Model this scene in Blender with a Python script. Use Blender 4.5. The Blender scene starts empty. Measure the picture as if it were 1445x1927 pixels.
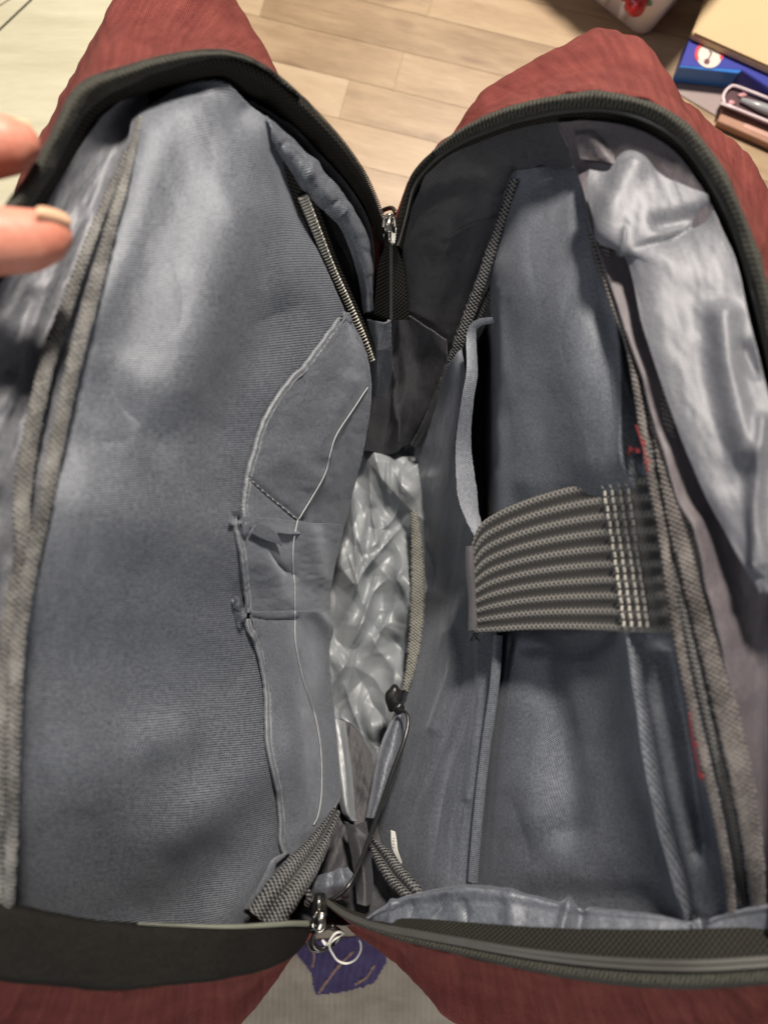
import bpy, bmesh, math, random
import numpy as np
from mathutils import Vector, Matrix
random.seed(7); RNG = np.random.default_rng(7)
S = bpy.context.scene
COL = S.collection
# ------------------------------------------------------------------ camera
W0, H0 = 1445.0, 1927.0
LENS, TILT, CZ = 26.0, math.radians(5), 0.62
F = LENS / 36.0 * H0
cam_d = bpy.data.cameras.new('camera'); cam = bpy.data.objects.new('camera', cam_d); COL.objects.link(cam)
CAM = np.array([0.0, -0.035, CZ])
cam.location = CAM; cam.rotation_euler = (TILT, 0, 0)
cam_d.sensor_fit = 'VERTICAL'; cam_d.sensor_height = 36; cam_d.sensor_width = 36; cam_d.lens = LENS
cam_d.clip_start = 0.01; cam_d.clip_end = 50
cam_d.dof.use_dof = True; cam_d.dof.focus_distance = 0.46; cam_d.dof.aperture_fstop = 4.2
S.camera = cam
# ------------------------------------------------------------------ world and lamps
w = bpy.data.worlds.new('World'); S.world = w; w.use_nodes = True
bg = w.node_tree.nodes['Background']; bg.inputs[0].default_value = (0.84, 0.90, 1.0, 1); bg.inputs[1].default_value = 0.080
def area(name, loc, target, size, power, col):
    d = bpy.data.lights.new(name, 'AREA'); d.shape = 'DISK'; d.size = size; d.energy = power; d.color = col
    o = bpy.data.objects.new(name, d); COL.objects.link(o); o.location = loc
    o.rotation_euler = (Vector(target) - Vector(loc)).to_track_quat('-Z', 'Y').to_euler(); return o
area('ceiling_lamp', (0.17, 0.74, 1.12), (0, 0.0, 0.15), 0.16, 25, (1.0, 0.90, 0.78))
area('fill_light', (0.05, -1.05, 0.60), (0.0, -.2, 0.10), 0.5, 4.2, (1.0, 0.95, 0.88))  # soft fill lamp added at the front to brighten the bag's lower outside
area('side_lamp', (-0.85, 0.10, 1.05), (0.12, 0, 0.2), 0.4, 2.0, (0.96, 0.97, 1.0))
S.view_settings.view_transform = 'Standard'; S.view_settings.look = 'None'
S.view_settings.exposure = 0.0; S.view_settings.gamma = 1
# ------------------------------------------------------------------ geometry helpers
ct, st = math.cos(TILT), math.sin(TILT)
def P(px, py, z):
    """a point of the place: where the sight line of the photograph through (px, py) meets height z"""
    px, py, z = np.broadcast_arrays(np.asarray(px, float), np.asarray(py, float), np.asarray(z, float))
    dx = (px - W0/2)/F; dy = -(py - H0/2)/F; dz = -np.ones_like(dx)
    wx, wy, wz = dx, dy*ct - dz*st, dy*st + dz*ct
    t = (z - CAM[2])/wz
    return np.stack([CAM[0]+wx*t, CAM[1]+wy*t, z], -1)
def proj(w_):
    d = w_-CAM; x = d[:, 0]; y = d[:, 1]*ct+d[:, 2]*st; z = -d[:, 1]*st+d[:, 2]*ct
    return np.stack([W0/2+x/-z*F, H0/2-y/-z*F], -1)
def cr(pts, n, closed=False):
    """chord-length Catmull-Rom resample of a control polyline (numpy, any dimension)"""
    p = np.asarray(pts, float)
    if len(p) == 2:
        t = np.linspace(0, 1, n)[:, None]; return p[0]*(1-t) + p[1]*t
    q = np.vstack([2*p[0]-p[1], p, 2*p[-1]-p[-2]])
    d = np.linalg.norm(np.diff(p[:, :2], axis=0), axis=1) + 1e-9
    if p.shape[1] >= 3: d = np.linalg.norm(np.diff(p, axis=0)*np.array([1, 1, 600]+[0]*(p.shape[1]-3))[:p.shape[1]], axis=1) + 1e-9
    c = np.concatenate([[0], np.cumsum(d)]); s = np.linspace(0, c[-1], n)
    i = np.clip(np.searchsorted(c, s, side='right')-1, 0, len(p)-2)
    t = ((s - c[i])/d[i])[:, None]
    p0, p1, p2, p3 = q[i], q[i+1], q[i+2], q[i+3]
    return .5*((2*p1)+(-p0+p2)*t+(2*p0-5*p1+4*p2-p3)*t*t+(-p0+3*p1-3*p2+p3)*t**3)
def vnoise(x, y, seed=0):
    xi = np.floor(x).astype(int); yi = np.floor(y).astype(int); xf = x-xi; yf = y-yi
    def h(a, b):
        v = np.sin(a*127.1+b*311.7+seed*74.7)*43758.5453; return v-np.floor(v)
    u = xf*xf*(3-2*xf); v = yf*yf*(3-2*yf)
    return ((h(xi, yi)*(1-u)+h(xi+1, yi)*u)*(1-v)+(h(xi, yi+1)*(1-u)+h(xi+1, yi+1)*u)*v)*2-1
def fbm(x, y, seed=0, o=4):
    r = 0; a = 1.
    for k in range(o): r = r + a*vnoise(x*2**k, y*2**k, seed+k*13); a *= .5
    return r
def polydist(x, y, pts):
    """distance, side and running parameter of every (x, y) against a polyline"""
    best = np.full(x.shape, 1e9); side = np.zeros_like(x); par = np.zeros_like(x)
    p = np.asarray(pts, float)[:, :2]; L = np.linalg.norm(np.diff(p, axis=0), axis=1); c = np.concatenate([[0], np.cumsum(L)]); T = c[-1]
    for k in range(len(p)-1):
        ax, ay = p[k]; bx, by = p[k+1]; ex, ey = bx-ax, by-ay
        t = np.clip(((x-ax)*ex+(y-ay)*ey)/(L[k]**2+1e-9), 0, 1)
        d = np.hypot(x-(ax+t*ex), y-(ay+t*ey)); m = d < best
        best = np.where(m, d, best); side = np.where(m, np.sign(ex*(y-ay)-ey*(x-ax)), side); par = np.where(m, (c[k]+t*L[k])/T, par)
    return best, side, par
def foldfield(x, y, folds):
    r = np.zeros_like(x)
    for f in folds:
        kind, pts, wd, A = f[:4]; taper = f[4] if len(f) > 4 else 1
        pts = cr(pts, max(2, 5*(len(pts)-1)+1)) if len(pts) > 2 else pts
        d, s, t = polydist(x, y, pts)
        if kind == 'g': v = np.exp(-(d/wd)**2)
        elif kind == 'c': v = np.exp(-d/wd)
        elif kind == 'a': v = np.where(s > 0, np.exp(-d/wd), np.exp(-d/(wd*.16)))      # sharp on one side
        elif kind == 'b': v = np.where(s < 0, np.exp(-d/wd), np.exp(-d/(wd*.16)))
        elif kind == 's': v = .5+.5*np.tanh(s*d/wd)                                      # step
        if taper and kind in 'cab': v = v*np.sin(np.pi*np.clip(t, .0, 1))**.8
        if taper and kind == 's': v = v*np.sin(np.pi*np.clip(t, .0, 1))**.3
        r = r + A*v
    return r
def mesh_np(name, V, Fq, uv=None, mat=None, smooth=True, parent=None):
    me = bpy.data.meshes.new(name)
    V = np.asarray(V, np.float32); Fq = np.asarray(Fq, np.int32); k = Fq.shape[1]
    me.vertices.add(len(V)); me.vertices.foreach_set('co', V.ravel())
    me.loops.add(Fq.size); me.loops.foreach_set('vertex_index', Fq.ravel())
    me.polygons.add(len(Fq)); me.polygons.foreach_set('loop_start', np.arange(0, Fq.size, k, dtype=np.int32))
    me.polygons.foreach_set('loop_total', np.full(len(Fq), k, np.int32)); me.update(calc_edges=True)
    if uv is not None:
        l = me.uv_layers.new(name='UVMap'); l.data.foreach_set('uv', np.asarray(uv, np.float32)[Fq.ravel()].ravel())
    me.polygons.foreach_set('use_smooth', np.full(len(Fq), smooth)); 
    if mat: me.materials.append(mat)
    me.validate(); return link(name, me, parent)
def link(name, me, parent=None):
    o = bpy.data.objects.new(name, me); COL.objects.link(o)
    if parent is not None:
        o.parent = parent
        if parent.type == 'EMPTY': o.location = -parent.location
    return o
def grid_faces(nr, nc, cc=False):
    i = np.arange(nr-1)[:, None]; j = np.arange(nc if cc else nc-1)[None, :]; j2 = (j+1) % nc
    return np.stack([i*nc+j, i*nc+j2, (i+1)*nc+j2, (i+1)*nc+j], -1).reshape(-1, 4)
def gnormals(G):
    du = np.gradient(G, axis=1); dv = np.gradient(G, axis=0); n = np.cross(du, dv); n /= np.linalg.norm(n, axis=2, keepdims=True)+1e-12
    tc = CAM-G; s = np.sign((n*tc).sum(2).mean()) or 1
    return n*s
SH = {}
def thicken(o, t, off=-1):
    m = o.modifiers.new('thickness', 'SOLIDIFY'); m.thickness = t; m.offset = off; m.use_even_offset = False
def sheet(name, rows, nu, nv, mat, folds=(), noise=(), parent=None, thick=.0008, key=None, lift=0, fn=None):
    R = np.stack([cr(r, nu) for r in rows], 0)                # rows x nu x 3
    D = np.stack([cr(R[:, j], nv) for j in range(nu)], 1) if False else None
    # interpolate down the rows with one shared parameter
    mid = R.mean(1); d = np.linalg.norm(np.diff(mid*np.array([1, 1, 600]), axis=0), axis=1)+1e-9; c = np.concatenate([[0], np.cumsum(d)])
    s = np.linspace(0, c[-1], nv); i = np.clip(np.searchsorted(c, s, side='right')-1, 0, len(rows)-2); t = ((s-c[i])/d[i])[:, None, None]
    Q = np.concatenate([[2*R[0]-R[1]], R, [2*R[-1]-R[-2]]], 0)
    p0, p1, p2, p3 = Q[i], Q[i+1], Q[i+2], Q[i+3]
    G = p1*(1-t)+p2*t if len(rows) == 2 else .5*((2*p1)+(-p0+p2)*t+(2*p0-5*p1+4*p2-p3)*t*t+(-p0+3*p1-3*p2+p3)*t**3)
    X, Y, Z = G[..., 0], G[..., 1], G[..., 2]
    Wd = P(X, Y, Z); N = gnormals(Wd)
    disp = foldfield(X, Y, folds)+lift
    for (A, sx, sy, ang, seed) in noise:
        a = math.radians(ang); u = X*math.cos(a)+Y*math.sin(a); v = -X*math.sin(a)+Y*math.cos(a)
        disp = disp+A*fbm(u/sx, v/sy, seed)
    if fn is not None: disp = disp+fn(X, Y)
    Wd = Wd+N*disp[..., None]
    du = np.linalg.norm(np.diff(Wd, axis=1), axis=2).mean(0); dv = np.linalg.norm(np.diff(Wd, axis=0), axis=2).mean(1)
    U = np.concatenate([[0], np.cumsum(du)]); Vv = np.concatenate([[0], np.cumsum(dv)])
    uv = np.stack(np.meshgrid(U, Vv), -1).reshape(-1, 2)
    fc = grid_faces(nv, nu)
    a = Wd.reshape(-1, 3); q = fc[len(fc)//2]; nn = np.cross(a[q[1]]-a[q[0]], a[q[2]]-a[q[0]])
    if (nn*(CAM-a[q[0]])).sum() < 0: fc = fc[:, ::-1]
    o = mesh_np(name, a, fc, uv, mat, True, parent)
    if thick: thicken(o, thick)
    pq = proj(a); SH[key or name] = (pq[:, 0], pq[:, 1], a, gnormals(Wd).reshape(-1, 3))
    return o
def drape(key, pts, n, lift=0.0):
    """resample a pixel polyline and lay it on a built sheet -> world points, normals"""
    X, Y, A, N = SH[key]; q = cr(np.asarray(pts, float)[:, :2], n); out = []; nn = []
    for (x, y) in q:
        d = (X-x)**2+(Y-y)**2; k = np.argpartition(d, 4)[:4]; wgt = 1/(d[k]+1e-3); wgt /= wgt.sum()
        z = (A[k]*wgt[:, None]).sum(0); m = (N[k]*wgt[:, None]).sum(0); m /= np.linalg.norm(m)
        w_ = P(x, y, z[2]); out.append(w_+m*lift); nn.append(m)
    return np.array(out), np.array(nn)
def zat(key, x, y):
    return drape(key, [(x, y), (x+1, y)], 2)[0][0][2]
def frames(path, nrm=None):
    t = np.gradient(path, axis=0); t /= np.linalg.norm(t, axis=1, keepdims=True)+1e-12
    n = (CAM-path) if nrm is None else nrm.copy()
    n = n-(n*t).sum(1, keepdims=True)*t; n /= np.linalg.norm(n, axis=1, keepdims=True)+1e-12
    return t, np.cross(t, n), n
def tape(name, path, hw, prof, mat, parent=None, nrm=None, ns=17, jit=0, roll=0.0):
    """a band of half width hw (metres, scalar or per point) along a world path; prof(s) = height over s in -1..1"""
    t, b, n = frames(path, nrm); s = np.linspace(-1, 1, ns); m = len(path)
    hw = np.broadcast_to(np.asarray(hw, float), (m,))
    if np.ndim(roll) or roll:
        r = np.broadcast_to(np.asarray(roll, float), (m,))[:, None]; b, n = b*np.cos(r)+n*np.sin(r), n*np.cos(r)-b*np.sin(r)
    arc = np.concatenate([[0], np.cumsum(np.linalg.norm(np.diff(path, axis=0), axis=1))])
    h = np.array([prof(x) for x in s])
    e = 1+jit*fbm(arc*900, arc*0+3.1, 5, 2)
    V = path[:, None]+b[:, None]*(s[None, :, None]*(hw*e)[:, None, None])+n[:, None]*h[None, :, None]
    uv = np.stack([np.repeat(arc[:, None], ns, 1), s[None]*hw[:, None]], -1).reshape(-1, 2)
    fc = grid_faces(m, ns); a = V.reshape(-1, 3); q = fc[len(fc)//2]
    if (np.cross(a[q[1]]-a[q[0]], a[q[2]]-a[q[0]])*n[m//2]).sum() < 0: fc = fc[:, ::-1]
    return mesh_np(name, a, fc, uv, mat, True, parent)
def tube(name, path, r, mat, parent=None, ns=10, nrm=None, flat=1.0):
    t, b, n = frames(path, nrm); m = len(path); r = np.broadcast_to(np.asarray(r, float), (m,))
    th = np.linspace(0, 2*np.pi, ns, endpoint=False)
    V = path[:, None]+(b[:, None]*np.cos(th)[None, :, None]+n[:, None]*np.sin(th)[None, :, None]*flat)*r[:, None, None]
    arc = np.concatenate([[0], np.cumsum(np.linalg.norm(np.diff(path, axis=0), axis=1))])
    uv = np.stack([np.repeat(arc[:, None], ns, 1), np.broadcast_to(th*r.mean(), (m, ns))], -1).reshape(-1, 2)
    V = V.reshape(-1, 3); fc = grid_faces(m, ns, True)
    c0 = len(V); V = np.vstack([V, path[0], path[-1]]); uv = np.vstack([uv, [0, 0], [0, 0]])
    j = np.arange(ns); caps = np.concatenate([np.stack([j, (j+1) % ns, j*0+c0, j*0+c0], 1), np.stack([(m-1)*ns+(j+1) % ns, (m-1)*ns+j, j*0+c0+1, j*0+c0+1], 1)])
    me = bpy.data.meshes.new(name); me.from_pydata(V.tolist(), [], fc.tolist()+[list(dict.fromkeys(c)) for c in caps.tolist()])
    l = me.uv_layers.new(name='UVMap')
    li = np.zeros(len(me.loops), np.int32); me.loops.foreach_get('vertex_index', li); l.data.foreach_set('uv', uv[li].astype(np.float32).ravel())
    me.polygons.foreach_set('use_smooth', np.ones(len(me.polygons), bool)); me.materials.append(mat)
    bm = bmesh.new(); bm.from_mesh(me); bmesh.ops.recalc_face_normals(bm, faces=bm.faces); bm.to_mesh(me); bm.free()
    return link(name, me, parent)
def from_bm(name, bm, mat, parent=None, smooth=True, bevel=0, loc=None):
    bmesh.ops.recalc_face_normals(bm, faces=bm.faces)
    if bevel: bmesh.ops.bevel(bm, geom=bm.edges[:], offset=bevel, segments=2, affect='EDGES', clamp_overlap=True)
    me = bpy.data.meshes.new(name); bm.to_mesh(me); bm.free()
    for p in me.polygons: p.use_smooth = smooth
    me.materials.append(mat); return link(name, me, parent)
def prism(poly, z0, z1):
    """poly: list of world (x, y) -> closed prism bmesh"""
    bm = bmesh.new(); a = [bm.verts.new((x, y, z0)) for x, y in poly]; b = [bm.verts.new((x, y, z1)) for x, y in poly]; n = len(poly)
    bm.faces.new(a[::-1]); bm.faces.new(b)
    for i in range(n): bm.faces.new((a[i], a[(i+1) % n], b[(i+1) % n], b[i]))
    return bm
def PX(l, z): return [tuple(P(x, y, z)[:2]) for x, y in l]
def thing(name, label, cat, loc=(0, 0, 0), group=None):
    o = bpy.data.objects.new(name, None); COL.objects.link(o); o.location = loc; o.empty_display_size = .02
    o['label'] = label; o['category'] = cat
    if group: o['group'] = group
    return o
# ------------------------------------------------------------------ materials
def newmat(name):
    m = bpy.data.materials.new(name); m.use_nodes = True; return m, m.node_tree.nodes, m.node_tree.links, m.node_tree.nodes['Principled BSDF']
def setp(b, **k):
    for a, v in k.items():
        a = a.replace('_', ' ')
        if a in b.inputs: b.inputs[a].default_value = v
def sines(n, l, src, vec, freq):
    """sin(2 pi * freq * dot(src, vec)) * .5 + .5"""
    d = n.new('ShaderNodeVectorMath'); d.operation = 'DOT_PRODUCT'; l.new(src, d.inputs[0]); d.inputs[1].default_value = tuple(x*freq*2*math.pi for x in vec)+(0,)*(3-len(vec))
    s = n.new('ShaderNodeMath'); s.operation = 'SINE'; l.new(d.outputs['Value'], s.inputs[0])
    a = n.new('ShaderNodeMath'); a.operation = 'MULTIPLY_ADD'; l.new(s.outputs[0], a.inputs[0]); a.inputs[1].default_value = .5; a.inputs[2].default_value = .5
    return a.outputs[0]
def mth(n, l, op, a, b=None, c=None):
    m = n.new('ShaderNodeMath'); m.operation = op
    for i, v in enumerate((a, b, c)):
        if v is None: continue
        if isinstance(v, (int, float)): m.inputs[i].default_value = v
        else: l.new(v, m.inputs[i])
    return m.outputs[0]
def noise(n, l, src, scale, det=4, rough=.5, vec=None):
    if vec:
        mp = n.new('ShaderNodeMapping'); l.new(src, mp.inputs[0]); mp.inputs['Scale'].default_value = vec; src = mp.outputs[0]
    t = n.new('ShaderNodeTexNoise'); l.new(src, t.inputs['Vector']); t.inputs['Scale'].default_value = scale; t.inputs['Detail'].default_value = det; t.inputs['Roughness'].default_value = rough
    return t.outputs['Fac']
def ramp(n, l, src, stops):
    r = n.new('ShaderNodeValToRGB'); l.new(src, r.inputs[0]); e = r.color_ramp.elements
    while len(e) < len(stops): e.new(.5)
    for x, (p, c) in zip(e, stops): x.position = p; x.color = (*c, 1)
    return r.outputs[0]
def bump(n, l, b, h, strength, dist):
    u = n.new('ShaderNodeBump'); u.inputs['Strength'].default_value = strength; u.inputs['Distance'].default_value = dist; l.new(h, u.inputs['Height']); l.new(u.outputs[0], b.inputs['Normal'])
def cloth_mat(name, c1, c2, rough=.5, sheen=.3, period=.00115, dirs=((.7, 1), (1, -.3)), bstr=.6, bdist=.0002, spec=.5, speck=.55, blotch=.20, c3=None, aniso=0, metal=0, streak=0):
    """woven cloth: two thread directions in UV metres, a speckle of catching threads and slow tone drift"""
    m, n, l, b = newmat(name); uv = n.new('ShaderNodeTexCoord').outputs['UV']
    wob = noise(n, l, uv, 160, 3)
    a = sines(n, l, uv, dirs[0], 1/period); c = sines(n, l, uv, dirs[1], 1/period)
    weave = mth(n, l, 'ADD', mth(n, l, 'MULTIPLY', a, .65), mth(n, l, 'MULTIPLY', c, .35))
    sp = noise(n, l, uv, 480, 3, .85); bl = noise(n, l, uv, 34, 6, .62)
    f = mth(n, l, 'ADD', mth(n, l, 'MULTIPLY', weave, 1-speck), mth(n, l, 'MULTIPLY', sp, speck))
    f = mth(n, l, 'ADD', f, mth(n, l, 'MULTIPLY', mth(n, l, 'SUBTRACT', bl, .5), blotch))  # slow mottle; in the linings it also paints patchy sheen
    if streak: f = mth(n, l, 'ADD', f, mth(n, l, 'MULTIPLY', mth(n, l, 'SUBTRACT', noise(n, l, uv, 20, 5, .6, vec=(9, .6, 1)), .5), streak))
    setp(b, Metallic=metal)
    colr = ramp(n, l, f, [(.34, c1), (.68, c2)]) if c3 is None else ramp(n, l, f, [(.2, c1), (.5, c3), (.8, c2)])
    l.new(colr, b.inputs['Base Color'])
    rr = mth(n, l, 'MULTIPLY_ADD', mth(n, l, 'SUBTRACT', sp, .5), .35, rough); l.new(rr, b.inputs['Roughness'])
    setp(b, Specular_IOR_Level=spec, Sheen_Weight=sheen, Sheen_Roughness=.4, Anisotropic=aniso)
    b.inputs['Sheen Tint'].default_value = (.8, .85, 1, 1)
    h = mth(n, l, 'ADD', weave, mth(n, l, 'MULTIPLY', sp, .6)); bump(n, l, b, h, bstr, bdist)
    return m
def plain(name, col, rough=.5, metal=0, spec=.5, nscale=60, nstr=.15, bstr=.1, bd=.0003, **k):
    m, n, l, b = newmat(name); tc = n.new('ShaderNodeTexCoord').outputs['Object']
    f = noise(n, l, tc, nscale, 5)
    colr = ramp(n, l, f, [(.25, tuple(c*(1-nstr) for c in col)), (.75, tuple(min(1, c*(1+nstr)) for c in col))]); l.new(colr, b.inputs['Base Color'])
    setp(b, Roughness=rough, Metallic=metal, Specular_IOR_Level=spec, **k); bump(n, l, b, noise(n, l, tc, nscale*12, 3), bstr, bd); return m
LIN = dict(c1=(.034, .041, .056), c2=(.255, .277, .322), metal=.25)
M_lining = cloth_mat('slate_nylon_lining', **LIN, rough=.45, sheen=.25, spec=.6)
M_lining_lit = cloth_mat('slate_lining_brightened', c1=(.036, .043, .058), c2=(.275, .298, .342), metal=.12, rough=.46, sheen=.3, spec=.6, period=.0010)  # slate lining brightened in colour to offset shade on the steep pocket
M_tapefine = cloth_mat('fine_black_tape', (.003, .003, .003), (.022, .021, .018), rough=.8, sheen=.0, period=.0011, dirs=((1, .6), (1, -.6)), bstr=.6, bdist=.0002, spec=.15, speck=.6, blotch=.3)
M_lining_h = cloth_mat('slate_ribbed_lining', **LIN, rough=.50, sheen=.25, spec=.55, period=.00125, dirs=((.12, 1), (1, .3)), bstr=.7)
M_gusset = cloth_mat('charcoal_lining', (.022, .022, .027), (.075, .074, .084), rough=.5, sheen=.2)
M_gloss = cloth_mat('glossy_slate_lining', (.085, .089, .106), (.26, .27, .305), rough=.52, sheen=.2, spec=.6, metal=.15, period=.0011, bstr=.4)
M_satin = cloth_mat('silver_satin_lining', (.19, .212, .235), (.33, .355, .38), rough=.44, sheen=.2, spec=.6, metal=.12, period=.0006, bstr=.06, speck=.2, blotch=.1, aniso=.4)
M_red = cloth_mat('brick_red_melange_cloth', (.07, .012, .010), (.27, .075, .062), c3=(.145, .034, .030), rough=.85, sheen=.0, period=.0013, dirs=((1, .15), (.8, -.6)), streak=.5, bstr=.35, bdist=.0004, spec=.2, speck=.6, blotch=.5)
M_tapeblk = cloth_mat('black_zipper_tape', (.004, .004, .004), (.040, .038, .032), rough=.8, sheen=.0, period=.0026, dirs=((1, 1), (1, -1)), bstr=.8, bdist=.0003, spec=.15, speck=.3, blotch=.15)
M_tapeolv = cloth_mat('dark_olive_grosgrain', (.012, .012, .010), (.085, .084, .070), rough=.8, sheen=.05, period=.0020, dirs=((1, .25), (.7, .7)), bstr=1, bdist=.0004, spec=.25, blotch=.25)
M_bind = cloth_mat('grey_woven_binding', (.016, .015, .015), (.34, .335, .32), rough=.6, sheen=.3, period=.0024, dirs=((1, .8), (1, -.8)), bstr=1, bdist=.0008, spec=.3, speck=.55, blotch=1.1)
M_bindk = cloth_mat('black_woven_binding', (.005, .005, .006), (.17, .17, .17), rough=.5, sheen=.1, period=.0022, dirs=((1, .5), (1, -.7)), bstr=1, bdist=.0005, spec=.5, speck=.3, blotch=.5)
M_bindb = cloth_mat('brown_grey_woven_binding', (.018, .014, .014), (.24, .22, .21), rough=.6, sheen=.3, period=.0024, dirs=((1, .8), (1, -.8)), bstr=1, bdist=.0008, spec=.3, speck=.55, blotch=1.3)
M_thread = plain('pale_thread', (.62, .62, .58), .6, nscale=900)
M_redthr = plain('red_thread', (.22, .015, .022), .6, nscale=900)
M_black = plain('black_plastic', (.012, .012, .012), .32)
M_cord = plain('black_cord', (.010, .010, .010), .30, spec=.8)
M_metal = plain('brushed_nickel', (.62, .58, .52), .25, 1.0)
M_teeth = plain('grey_resin_teeth', (.42, .41, .37), .35, .25, spec=.6)
M_coil = plain("dark_coil", (.055, .054, .048), .4, spec=.6)
M_white = plain('white_label', (.72, .71, .66), .6)
M_print = plain('grey_print', (.12, .12, .12), .6)
# ------------------------------------------------------------------ the setting
def floor_mat(name, c1, c2, c3, seed=0, dark=True):
    m, n, l, b = newmat(name); oi = n.new('ShaderNodeObjectInfo'); tc = n.new('ShaderNodeTexCoord').outputs['Object']
    add = n.new('ShaderNodeVectorMath'); add.operation = 'ADD'; l.new(tc, add.inputs[0])
    sc = n.new('ShaderNodeVectorMath'); sc.operation = 'SCALE'; l.new(oi.outputs['Location'], sc.inputs[0]); sc.inputs['Scale'].default_value = 3.7; l.new(sc.outputs[0], add.inputs[1])
    src = add.outputs[0]
    g1 = noise(n, l, src, 9, 6, .6, vec=(1, 7, 1)); g2 = noise(n, l, src, 60, 5, .65, vec=(1, 14, 1)); big = noise(n, l, src, 5, 3, .5, vec=(1, 2.2, 1))
    f = mth(n, l, 'ADD', mth(n, l, 'MULTIPLY', g1, .6), mth(n, l, 'MULTIPLY', g2, .4))
    f = mth(n, l, 'ADD', f, mth(n, l, 'MULTIPLY', mth(n, l, 'SUBTRACT', oi.outputs['Random'], .5), .30))
    f = mth(n, l, 'ADD', f, mth(n, l, 'MULTIPLY', mth(n, l, 'SUBTRACT', big, .5), .5))
    base = ramp(n, l, f, [(.28, c1), (.5, c2), (.72, c3)])
    if dark:
        kn = noise(n, l, src, 11, 2, .5, vec=(1, 2.6, 1)); kk = ramp(n, l, kn, [(.60, (1, 1, 1)), (.74, (.45, .38, .34))])
        mx = n.new('ShaderNodeMix'); mx.data_type = 'RGBA'; mx.blend_type = 'MULTIPLY'; mx.inputs[0].default_value = .85; l.new(base, mx.inputs[6]); l.new(kk, mx.inputs[7]); base = mx.outputs[2]
    l.new(base, b.inputs['Base Color']); setp(b, Roughness=.42, Specular_IOR_Level=.4); bump(n, l, b, g2, .15, .0004)
    return m
M_wood = floor_mat('oak_laminate', (.26, .175, .10), (.40, .285, .175), (.50, .385, .255))
sub = from_bm('floor', prism([(-3, -3), (3, -3), (3, 3), (-3, 3)], -.03, -.0105), plain('dark_floor_core', (.10, .07, .05), .8), None, False); sub['kind'] = 'structure'
ang = math.radians(-14.5); ex = np.array([math.cos(ang), math.sin(ang)]); ey = np.array([-ex[1], ex[0]])
o0 = P(740, 170, 0)[:2]
pm = {}
for r in range(-24, 26):
    for k in range(-5, 6):
        Lp, Wp = .265, .0375
        cx = (k+.5)*Lp+[0.0, .132, .012, .19, .07, .225][r % 6]; cy = (r+.5)*Wp
        c = o0+ex*cx+ey*cy
        if abs(c[0]) > .85 or abs(c[1]) > .85: continue
        if 'p' not in pm:
            bm = prism([(-Lp/2+.0001, -Wp/2+.0001), (Lp/2-.0001, -Wp/2+.0001), (Lp/2-.0001, Wp/2-.0001), (-Lp/2+.0001, Wp/2-.0001)], -.01, 0)
            o = from_bm('plank', bm, M_wood, sub, False, .00025); pm['p'] = o.data
        else: o = link('plank', pm['p'], sub)
        o.location = (c[0], c[1], 0); o.rotation_euler = (0, 0, ang)
# pale board lying at the upper left
M_cream = floor_mat('cream_wood_print', (.55, .52, .37), (.66, .63, .47), (.74, .71, .56), dark=False)
tb = thing('pale_board', 'cream wood-grain board with a dark groove lying on the floor left of the backpack', 'board', tuple(P(100, 100, 0)))
bm = prism(PX([(-700, -500), (430, -300), (330, 200), (200, 640), (-700, 900)], .012), .0005, .0125)
o = from_bm('panel', bm, M_cream, tb, False, .001)
a_, b_ = P(75, -15, .0128), P(-25, 80, .0128)
tube('groove', np.linspace(a_, b_, 12), .0009, plain('groove_shadow_line', (.07, .07, .05), .8), tb, 6)
tube('groove', np.linspace(P(40, -15, .0128), P(-15, 20, .0128), 12), .0005, plain('groove_line', (.20, .19, .14), .8), tb, 6)
# ribbed table cloth with a purple flower print at the bottom
def flower_cloth():
    m, n, l, b = newmat('ribbed_cloth_with_purple_print'); geo = n.new('ShaderNodeTexCoord').outputs['UV']
    f = noise(n, l, geo, 40, 4); base = ramp(n, l, f, [(.3, (.42, .375, .31)), (.7, (.58, .53, .45))])
    rib = sines(n, l, geo, (1, 0), 1/.0046); fl = noise(n, l, geo, 260, 3)
    base2 = n.new('ShaderNodeMix'); base2.data_type = 'RGBA'; base2.blend_type = 'MULTIPLY'; l.new(base, base2.inputs[6]); base2.inputs[7].default_value = (.86, .84, .80, 1)
    l.new(mth(n, l, 'MULTIPLY', rib, fl), base2.inputs[0])
    l.new(base2.outputs[2], b.inputs['Base Color']); setp(b, Roughness=.85, Specular_IOR_Level=.15, Sheen_Weight=.2)
    bump(n, l, b, mth(n, l, 'ADD', rib, noise(n, l, geo, 500, 3)), .5, .0007); return m
tcl = thing('patterned_cloth', 'white ribbed cloth with a purple flower print spread on the floor below the backpack', 'cloth', tuple(P(650, 1900, 0)))
rows = [[(-400, y, .003), (300, y+10, .003), (900, y, .003), (1900, y-10, .003)] for y in (1560, 1700, 1850, 2000, 2300)]
def ribs(X, Y): return .0007*np.sin((X+.18*Y)/2.15)*(.6+.4*vnoise(X/30, Y/30, 3))+.0006*fbm(X/90, Y/60, 4)
sheet('fabric', rows, 420, 160, flower_cloth(), parent=tcl, thick=.0015, key='cloth', fn=ribs)
M_purple = cloth_mat('purple_print', (.065, .055, .15), (.15, .125, .29), rough=.8, sheen=.2, period=.002, spec=.15, blotch=.8)
M_peach = plain('copper_vein_print', (.42, .27, .22), .7)
pet = [(548, 1775), (560, 1760), (600, 1770), (640, 1765), (690, 1762), (722, 1790), (727, 1808), (712, 1835), (700, 1852), (668, 1860), (650, 1866), (622, 1868), (594, 1873), (590, 1850), (588, 1832), (572, 1812), (560, 1798)]
def ragged(poly, amp, n=6):
    out = []
    for i in range(len(poly)):
        a, b = np.array(poly[i], float), np.array(poly[(i+1) % len(poly)], float)
        for k in range(n): out.append(tuple(a+(b-a)*k/n+RNG.normal(0, amp, 2)))
    return out
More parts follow.
